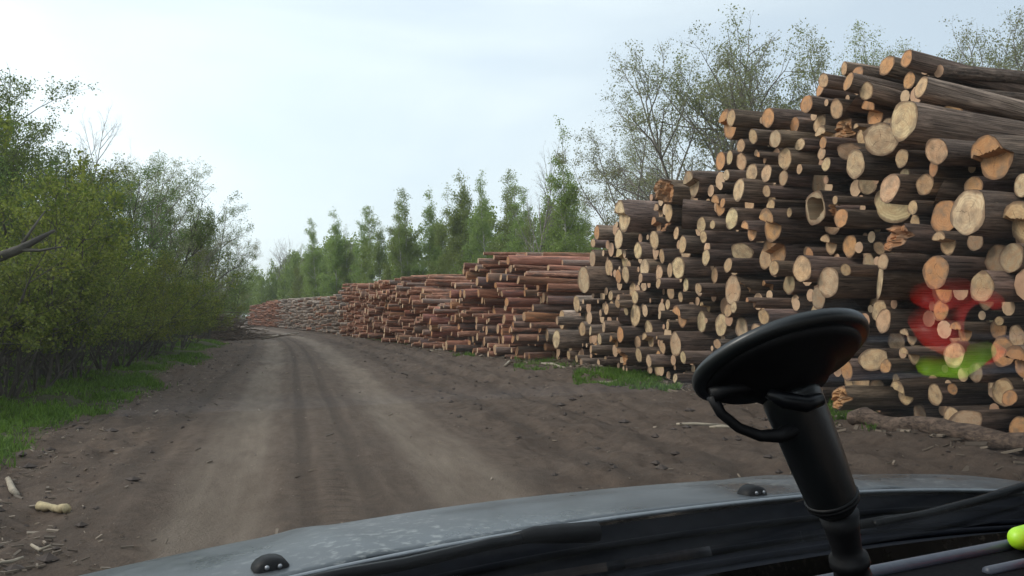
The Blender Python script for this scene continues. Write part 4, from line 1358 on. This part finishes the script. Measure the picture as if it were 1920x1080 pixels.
V, F = sheet(hood, np.linspace(CC - 0.84, CC + 0.84, 90), np.linspace(0, 1, 60))
me = mk_mesh('bonnet', V, F, [M['paint']])
bon = cpart('bonnet', me)
bon.modifiers.new('thick', 'SOLIDIFY').thickness = 0.004
mb = MB()
rs = np.linspace(CC - 0.78, CC + 0.78, 60)
tube(mb, CAM + rs[:, None] * CR + (R_u0(rs) - 0.0035)[:, None] * CU + (czc(rs) - 0.0015)[:, None] * CZ, 0.0032, 8)
M['edge'] = mat_simple('edge_highlight', (0.33, 0.35, 0.37), 0.3, 0.1, 60, Metallic=0.5)  # lighter bead: sky highlight on the rolled rear edge, put into the colour
q = obj('bonnet_edge_highlight', mb.mesh('bonnet_edge_highlight', M['edge']), bon); q.matrix_parent_inverse = Matrix()
for sg in (-1, 1):
    def fend(q, s, sg=sg):
        r = CC + sg * (0.846 + 0.08 * np.sin(q * math.pi / 2))
        rr = np.full_like(r, CC + sg * 0.84)
        u = R_u0(rr) - 0.10 + s * 1.22
        z = czc(rr) - 0.375 * np.maximum(u - 0.93, 0) ** 2 - 0.004 - 0.62 * (1 - np.cos(q * math.pi / 2))
        return CAM + r[:, None] * CR + u[:, None] * CU + z[:, None] * CZ
    V, F = sheet(fend, np.linspace(0, 1, 14), np.linspace(0, 1, 30))
    cpart('front_wing', mk_mesh('front_wing', V, F, [M['paint']]))
    mb = MB()
    mb.add(*lathe_arrays([(-0.1, 0.20), (-0.1, 0.29), (-0.07, 0.315), (0.07, 0.315), (0.1, 0.29), (0.1, 0.20)], car(CC + sg * 0.74, 1.55, -CAM_H + 0.315), CR, 36))
    wh = cpart('wheel', mb.mesh('wheel', M['rubber']))
    mb = MB(); mb.add(*lathe_arrays([(-0.103, 0.05), (-0.103, 0.19), (0.103, 0.19), (0.103, 0.05)], car(CC + sg * 0.74, 1.55, -CAM_H + 0.315), CR, 24))
    rm = obj('rim', mb.mesh('rim', M['metal']), wh)
    rm.matrix_parent_inverse = Matrix()
    # windscreen pillars and door sills
    mb = MB()
    tube(mb, [car(CC + sg * 0.90 - 0.04, 0.86, -0.34), car(CC + sg * 0.88 - 0.04, 0.45, -0.06), car(CC + sg * 0.82 - 0.04, -0.12, 0.29), car(CC + sg * 0.78 - 0.04, -0.9, 0.33)], [0.035, 0.03, 0.03, 0.035], 8)
    cpart('windscreen_pillar', mb.mesh('windscreen_pillar', M['plastic']))
    mb = MB()
    mb.add(*box_arrays(car(CC + sg * 0.86, -0.05, -0.72), [CR, CU, CZ], (0.025, 0.86, 0.36)))
    cpart('door_panel', mb.mesh('door_panel', M['paint'], False))
mb = MB()
mb.add(*sheet(lambda r, q: CAM + r[:, None] * CR + (2.08 + 0.06 * np.sin(q * 3.1) - 0.12 * ((r - CC) / 0.9) ** 2)[:, None] * CU + (-0.78 - q * 0.35)[:, None] * CZ, np.linspace(CC - 0.86, CC + 0.86, 20), np.linspace(0, 1, 8)))
cpart('bumper', mb.mesh('bumper', M['plastic']))
# roof and header over the driver
mb = MB()
mb.add(*sheet(lambda r, u: CAM + r[:, None] * CR + u[:, None] * CU + (0.33 - 0.03 * ((r - CC) / 0.7) ** 2 - 0.05 * np.clip((u + 0.35) / 0.25, 0, 1) ** 2)[:, None] * CZ, np.linspace(CC - 0.84, CC + 0.80, 12), np.linspace(-1.9, -0.10, 14)))
rf = cpart('roof', mb.mesh('roof', M['plastic'])); rf.modifiers.new('thick', 'SOLIDIFY').thickness = 0.03
# windscreen: rises back from the cowl at about 31 degrees
WS0, WSK = 0.80, 0.61
ws_z = lambda u: -0.30 + WSK * (WS0 - u)
V, F = sheet(lambda r, u: CAM + r[:, None] * CR + u[:, None] * CU + (ws_z(u))[:, None] * CZ, np.linspace(CC - 0.90, CC + 0.86, 3), np.linspace(-0.12, 0.815, 3))
cpart('windscreen', mk_mesh('windscreen', V, F, [M['glass']]))
# cowl: black plastic between bonnet and glass, with ribs
def cowl(r, s):
    u = R_u0(r) - 0.005 + s * (WS0 - 0.01 - R_u0(r))
    z = czc(r) - 0.008 - 0.022 * np.sin(s * math.pi) - 0.030 * s
    return CAM + r[:, None] * CR + u[:, None] * CU + z[:, None] * CZ


V, F = sheet(cowl, np.linspace(CC - 0.80, CC + 0.80, 60), np.linspace(0, 1.05, 10))
cw = cpart('cowl_panel', mk_mesh('cowl_panel', V, F, [M['cowl']]))
for s in (0.22, 0.48, 0.74):
    mb = MB()
    rs = np.linspace(CC - 0.76, CC + 0.78, 40)
    tube(mb, cowl(rs, np.full_like(rs, s)) + np.array([0, 0, 0.004]), 0.0045, 6)
    q = obj('cowl_rib', mb.mesh('cowl_rib', M['cowl']), cw); q.matrix_parent_inverse = Matrix()
# wipers
for pts_arm, pts_blade, nm in (([(1118, 997), (1060, 1000), (1000, 1003), (955, 1012)], [(560, 1094), (660, 1074), (760, 1057), (860, 1034), (920, 1019), (975, 1010)], 0),
                               ([(1600, 990), (1660, 978), (1720, 968)], [(1640, 984), (1730, 966), (1830, 940), (1920, 912), (2000, 886)], 1)):
    wroot = cpart('wiper', None)
    mb = MB(); tube(mb, [on_u(a, b, 0.885) for a, b in pts_arm], [0.013, 0.012, 0.010, 0.006], 8) if len(pts_arm) == 4 else tube(mb, [on_u(a, b, 0.87) for a, b in pts_arm], [0.010, 0.009, 0.006], 8)
    q = obj('wiper_arm', mb.mesh('wiper_arm', M['plastic']), wroot); q.matrix_parent_inverse = Matrix()
    mb = MB(); tube(mb, [on_u(a, b, 0.875 if nm == 0 else 0.86) for a, b in pts_blade], 0.007, 6)
    q = obj('wiper_blade', mb.mesh('wiper_blade', M['gloss']), wroot); q.matrix_parent_inverse = Matrix()
    if nm == 0:
        mb = MB(); tube(mb, [on_u(a, b, 0.88) for a, b in ((893, 1029), (925, 1022), (958, 1018))], [0.002, 0.004, 0.003], 6)
        q = obj('wiper_spring', mb.mesh('wiper_spring', M['metal']), wroot); q.matrix_parent_inverse = Matrix()
# washer nozzles on the bonnet
for px, py in ((507, 1064), (1410, 926)):
    d = ray(px, py)
    tt = 0.9
    for k in range(40):
        p = CAM + d * tt
        r = (p - CAM) @ CR; u = (p - CAM) @ CU
        zt = float(czc(np.array([r]))[0]) - 0.375 * max(u - 0.93, 0) ** 2
        tt = zt / d[2] * 0.5 + tt * 0.5
    mb = MB()
    th = np.linspace(0, math.pi, 9)
    V = []
    for s, k in ((-0.016, 0.75), (-0.010, 1.0), (0.010, 1.0), (0.018, 0.6)):
        V += [p + CU * s + CR * (0.020 * k * math.cos(a)) + CZ * (0.014 * k * math.sin(a) - 0.001) for a in th]
    V = np.array(V); n = 9
    i = (np.arange(3)[:, None] * n + np.arange(n - 1)[None]).ravel()
    mb.add(V, [np.stack([i, i + 1, i + n + 1, i + n], 1), np.arange(9)[None, ::-1], 27 + np.arange(9)[None]])
    nz_ = cpart('washer_nozzle', mb.mesh('washer_nozzle', M['plastic']))
    for sx in (-0.007, 0.007):
        mb = MB(); mb.add(*lathe_arrays([(0, 0.0028), (0.002, 0.0022)], p - CU * 0.0165 + CR * sx + CZ * 0.005, -CU, 10))
        q = obj('jet', mb.mesh('jet', M['metal']), nz_); q.matrix_parent_inverse = Matrix()
# dashboard
DZ = -0.335
BZ, BU = -0.205, 0.48                        # the raised brow and its far edge
def dash(r, u):
    k = np.clip((u - BU) / 0.045, 0, 1)
    z = BZ + (DZ - BZ) * (3 * k ** 2 - 2 * k ** 3) - 0.40 * np.clip((0.18 - u) / 0.10, 0, 1) ** 2
    return CAM + r[:, None] * CR + u[:, None] * CU + z[:, None] * CZ


V, F = sheet(dash, np.linspace(CC - 0.78, CC + 0.78, 30), np.concatenate([np.linspace(0.06, 0.46, 24), np.linspace(0.465, 0.54, 22), np.linspace(0.55, 0.80, 12)]))
ds = cpart('dashboard', mk_mesh('dashboard', V, F, [M['dash']]))
for r0_, r1_, uu, w in ((CC - 0.7, CC + 0.76, BU - 0.004, 0.0055), (0.645, CC + 0.76, 0.437, 0.0042)):
    mb = MB(); tube(mb, [car(q, uu, BZ + w * 0.3) for q in np.linspace(r0_, r1_, 12)], w, 10)
    q = obj('trim_strip', mb.mesh('trim_strip', M['trim']), ds); q.matrix_parent_inverse = Matrix()

# phone mount: suction cup on the glass, arm coming down
wn_ = norm(CU * WSK + CZ)                    # outward normal of the glass
d = ray(1457, 662)
tt = (WSK * WS0 - 0.30) / (d @ (CU * WSK + CZ))
C0 = CAM + d * tt
pm = obj('phone_mount', None, label='black phone mount with suction cup stuck to the windscreen', cat='phone mount', loc=tuple(C0))
pinv = Matrix.Translation(-Vector(C0))


def mpart(name, mb, mat, smooth=True):
    o = obj(name, mb.mesh(name, M[mat], smooth), pm); o.matrix_parent_inverse = pinv
    return o


Rc = 0.5 * 338 * tt / F_PX
mb = MB(); mb.add(*lathe_arrays([(0.001, Rc * 0.99), (0.0035, Rc * 1.0), (0.006, Rc * 0.985), (0.0075, Rc * 0.93), (0.008, 0.002)], C0, -wn_, 64))
mpart('suction_pad', mb, 'rubber')
mb = MB(); mb.add(*lathe_arrays([(0.006, Rc * 0.88), (0.009, Rc * 0.87), (0.0115, Rc * 0.80), (0.014, Rc * 0.55), (0.022, Rc * 0.38), (0.024, 0.002)], C0, -wn_, 64))
mpart('cup_housing', mb, 'plastic')
pt = lambda px, py, dep: CAM + ray(px, py) * dep
dA = tt * 0.99
A0, A1 = pt(1478, 728, dA), pt(1566, 950, dA * 1.03)
k = dA / F_PX
ad_ = A1 - A0; Ln = np.linalg.norm(ad_)
mb = MB(); mb.add(*lathe_arrays([(-0.004, 44 * k), (0.0, 53 * k), (Ln * 0.1, 56 * k), (Ln * 0.6, 53 * k), (Ln * 0.92, 49 * k), (Ln * 0.97, 47 * k), (Ln, 42 * k), (Ln + 0.002, 36 * k)], A0, ad_, 40))
M['arm'] = mat_simple('mount_arm', (0.006, 0.007, 0.008), 0.36, 0.1, 90, Specular__IOR__Level=0.6)
mpart('arm', mb, 'arm')
mb = MB(); mb.add(*lathe_arrays([(Ln * 0.90, 48 * k), (Ln * 0.905, 52 * k), (Ln * 0.925, 52 * k), (Ln * 0.93, 50 * k), (Ln * 0.935, 52 * k), (Ln * 0.955, 51 * k), (Ln * 0.96, 47 * k)], A0, ad_, 40))
mpart('collar', mb, 'plastic')
A2, A3 = pt(1572, 962, dA * 1.03), pt(1602, 1092, dA * 1.05)
L2 = np.linalg.norm(A3 - A2)
mb = MB(); mb.add(*lathe_arrays([(0, 38 * k), (L2 * 0.2, 33 * k), (L2 * 0.45, 29 * k), (L2 * 0.58, 29 * k), (L2 * 0.62, 37 * k), (L2 * 0.72, 39 * k), (L2 * 0.76, 31 * k), (L2 * 0.85, 35 * k), (L2, 38 * k)], A2, A3 - A2, 36))
mpart('ball_joint', mb, 'plastic')
mb = MB(); tube(mb, [pt(1335, 742, dA * .985), pt(1352, 775, dA * .985), pt(1385, 802, dA * .985), pt(1425, 817, dA * .985), pt(1462, 817, dA * .985), pt(1490, 800, dA * .985)], [11 * k, 10 * k, 10 * k, 11 * k, 14 * k, 17 * k], 10)
tube(mb, [pt(1335, 742, dA * .985), pt(1370, 728, dA * .985), pt(1420, 725, dA * .985)], [16 * k, 14 * k, 12 * k], 10)
mpart('locking_lever', mb, 'plastic')
mb = MB(); tube(mb, [pt(1440, 735, dA * .97), pt(1470, 750, dA * .965), pt(1510, 757, dA * .965), pt(1540, 748, dA * .97)], [12 * k, 16 * k, 16 * k, 12 * k], 10)
mpart('swivel_ring', mb, 'gloss')

# lime rod on the dash brow, and a red loop just out of frame: both are reflected in the glass
p0 = CAM + ray(1910, 1000) * 0.735
rr = 0.5 * 43 * 0.735 / F_PX
p0[2] = CAM_H + BZ + rr + 0.002
dirr = norm(CR * 0.98 + CU * 0.10)
mb = MB(); mb.add(*lathe_arrays([(-rr, rr * .05), (-rr * .9, rr * .45), (-rr * .65, rr * .76), (-rr * .3, rr * .95), (0, rr), (0.055, rr), (0.06, rr * .8)], p0 + dirr * 0.002, dirr, 28))
obj('lime_rod', mb.mesh('lime_rod', M['lime']), label='lime green rounded rod end on the dashboard at the right edge', cat='pen')


def mirror(p):
    s = ((p - CAM) @ (CU * WSK + CZ) - (WSK * WS0 - 0.30)) / math.sqrt(1 + WSK * WSK)
    return p - wn_ * 2 * s


def vm(px, py, up=0.0):
    """a point lying on the brow whose reflection is seen at this place in the glass"""
    lo, hi = 0.4, 1.6
    for k in range(40):
        m_ = (lo + hi) / 2
        if mirror(CAM + ray(px, py) * m_)[2] > CAM_H + BZ + up: lo = m_
        else: hi = m_
    return mirror(CAM + ray(px, py) * lo)


for nm_, pieces, mt_, lab_ in (('red_loop', (([(1838 + 48 * math.cos(a), 612 + 58 * math.sin(a)) for a in np.linspace(0.7, 2 * math.pi - 0.9, 24)], [0.008] * 24), ([(1722, 552), (1755, 555), (1805, 545)], [0.009, 0.016, 0.012]),
                                   ([(1722, 598), (1752, 620), (1790, 650)], [0.010, 0.017, 0.012])), 'red', 'red looped object on the dashboard reflected in the windscreen'),
                               ('lime_clip', (([(1778, 680), (1795, 678), (1818, 670), (1855, 655)], [0.009, 0.016, 0.014, 0.008]),), 'lime', 'lime green knob on the dashboard reflected in the windscreen')):
    mb = MB()
    for pp, rd in pieces:
        P = [vm(a, b, max(rd)) for a, b in pp]
        tube(mb, P, rd, 14)
    Vv = np.concatenate(mb.V)
    x_, y_, _d = project(Vv)
    print(nm_, 'direct px', x_.min(), y_[x_ < 1925].min() if (x_ < 1925).any() else 'out')
    obj(nm_, mb.mesh(nm_, M[mt_]), label=lab_, cat='ornament')

# ------------------------------------------------------------------ haze
hz = NT('haze')
hv_ = hz.n('ShaderNodeVolumePrincipled')
hv_.inputs['Color'].default_value = (0.88, 0.93, 0.96, 1)
hv_.inputs['Density'].default_value = 0.00045
hz.t.links.new(hv_.outputs[0], hz.out.inputs['Volume'])
V, F = box_arrays((0, 270, 10), np.eye(3), (430, 380, 14.5))
obj('haze', mk_mesh('haze', V, F, [hz.m], smooth=False), kind='stuff', label='thin pale haze over the road and the wood', cat='haze')
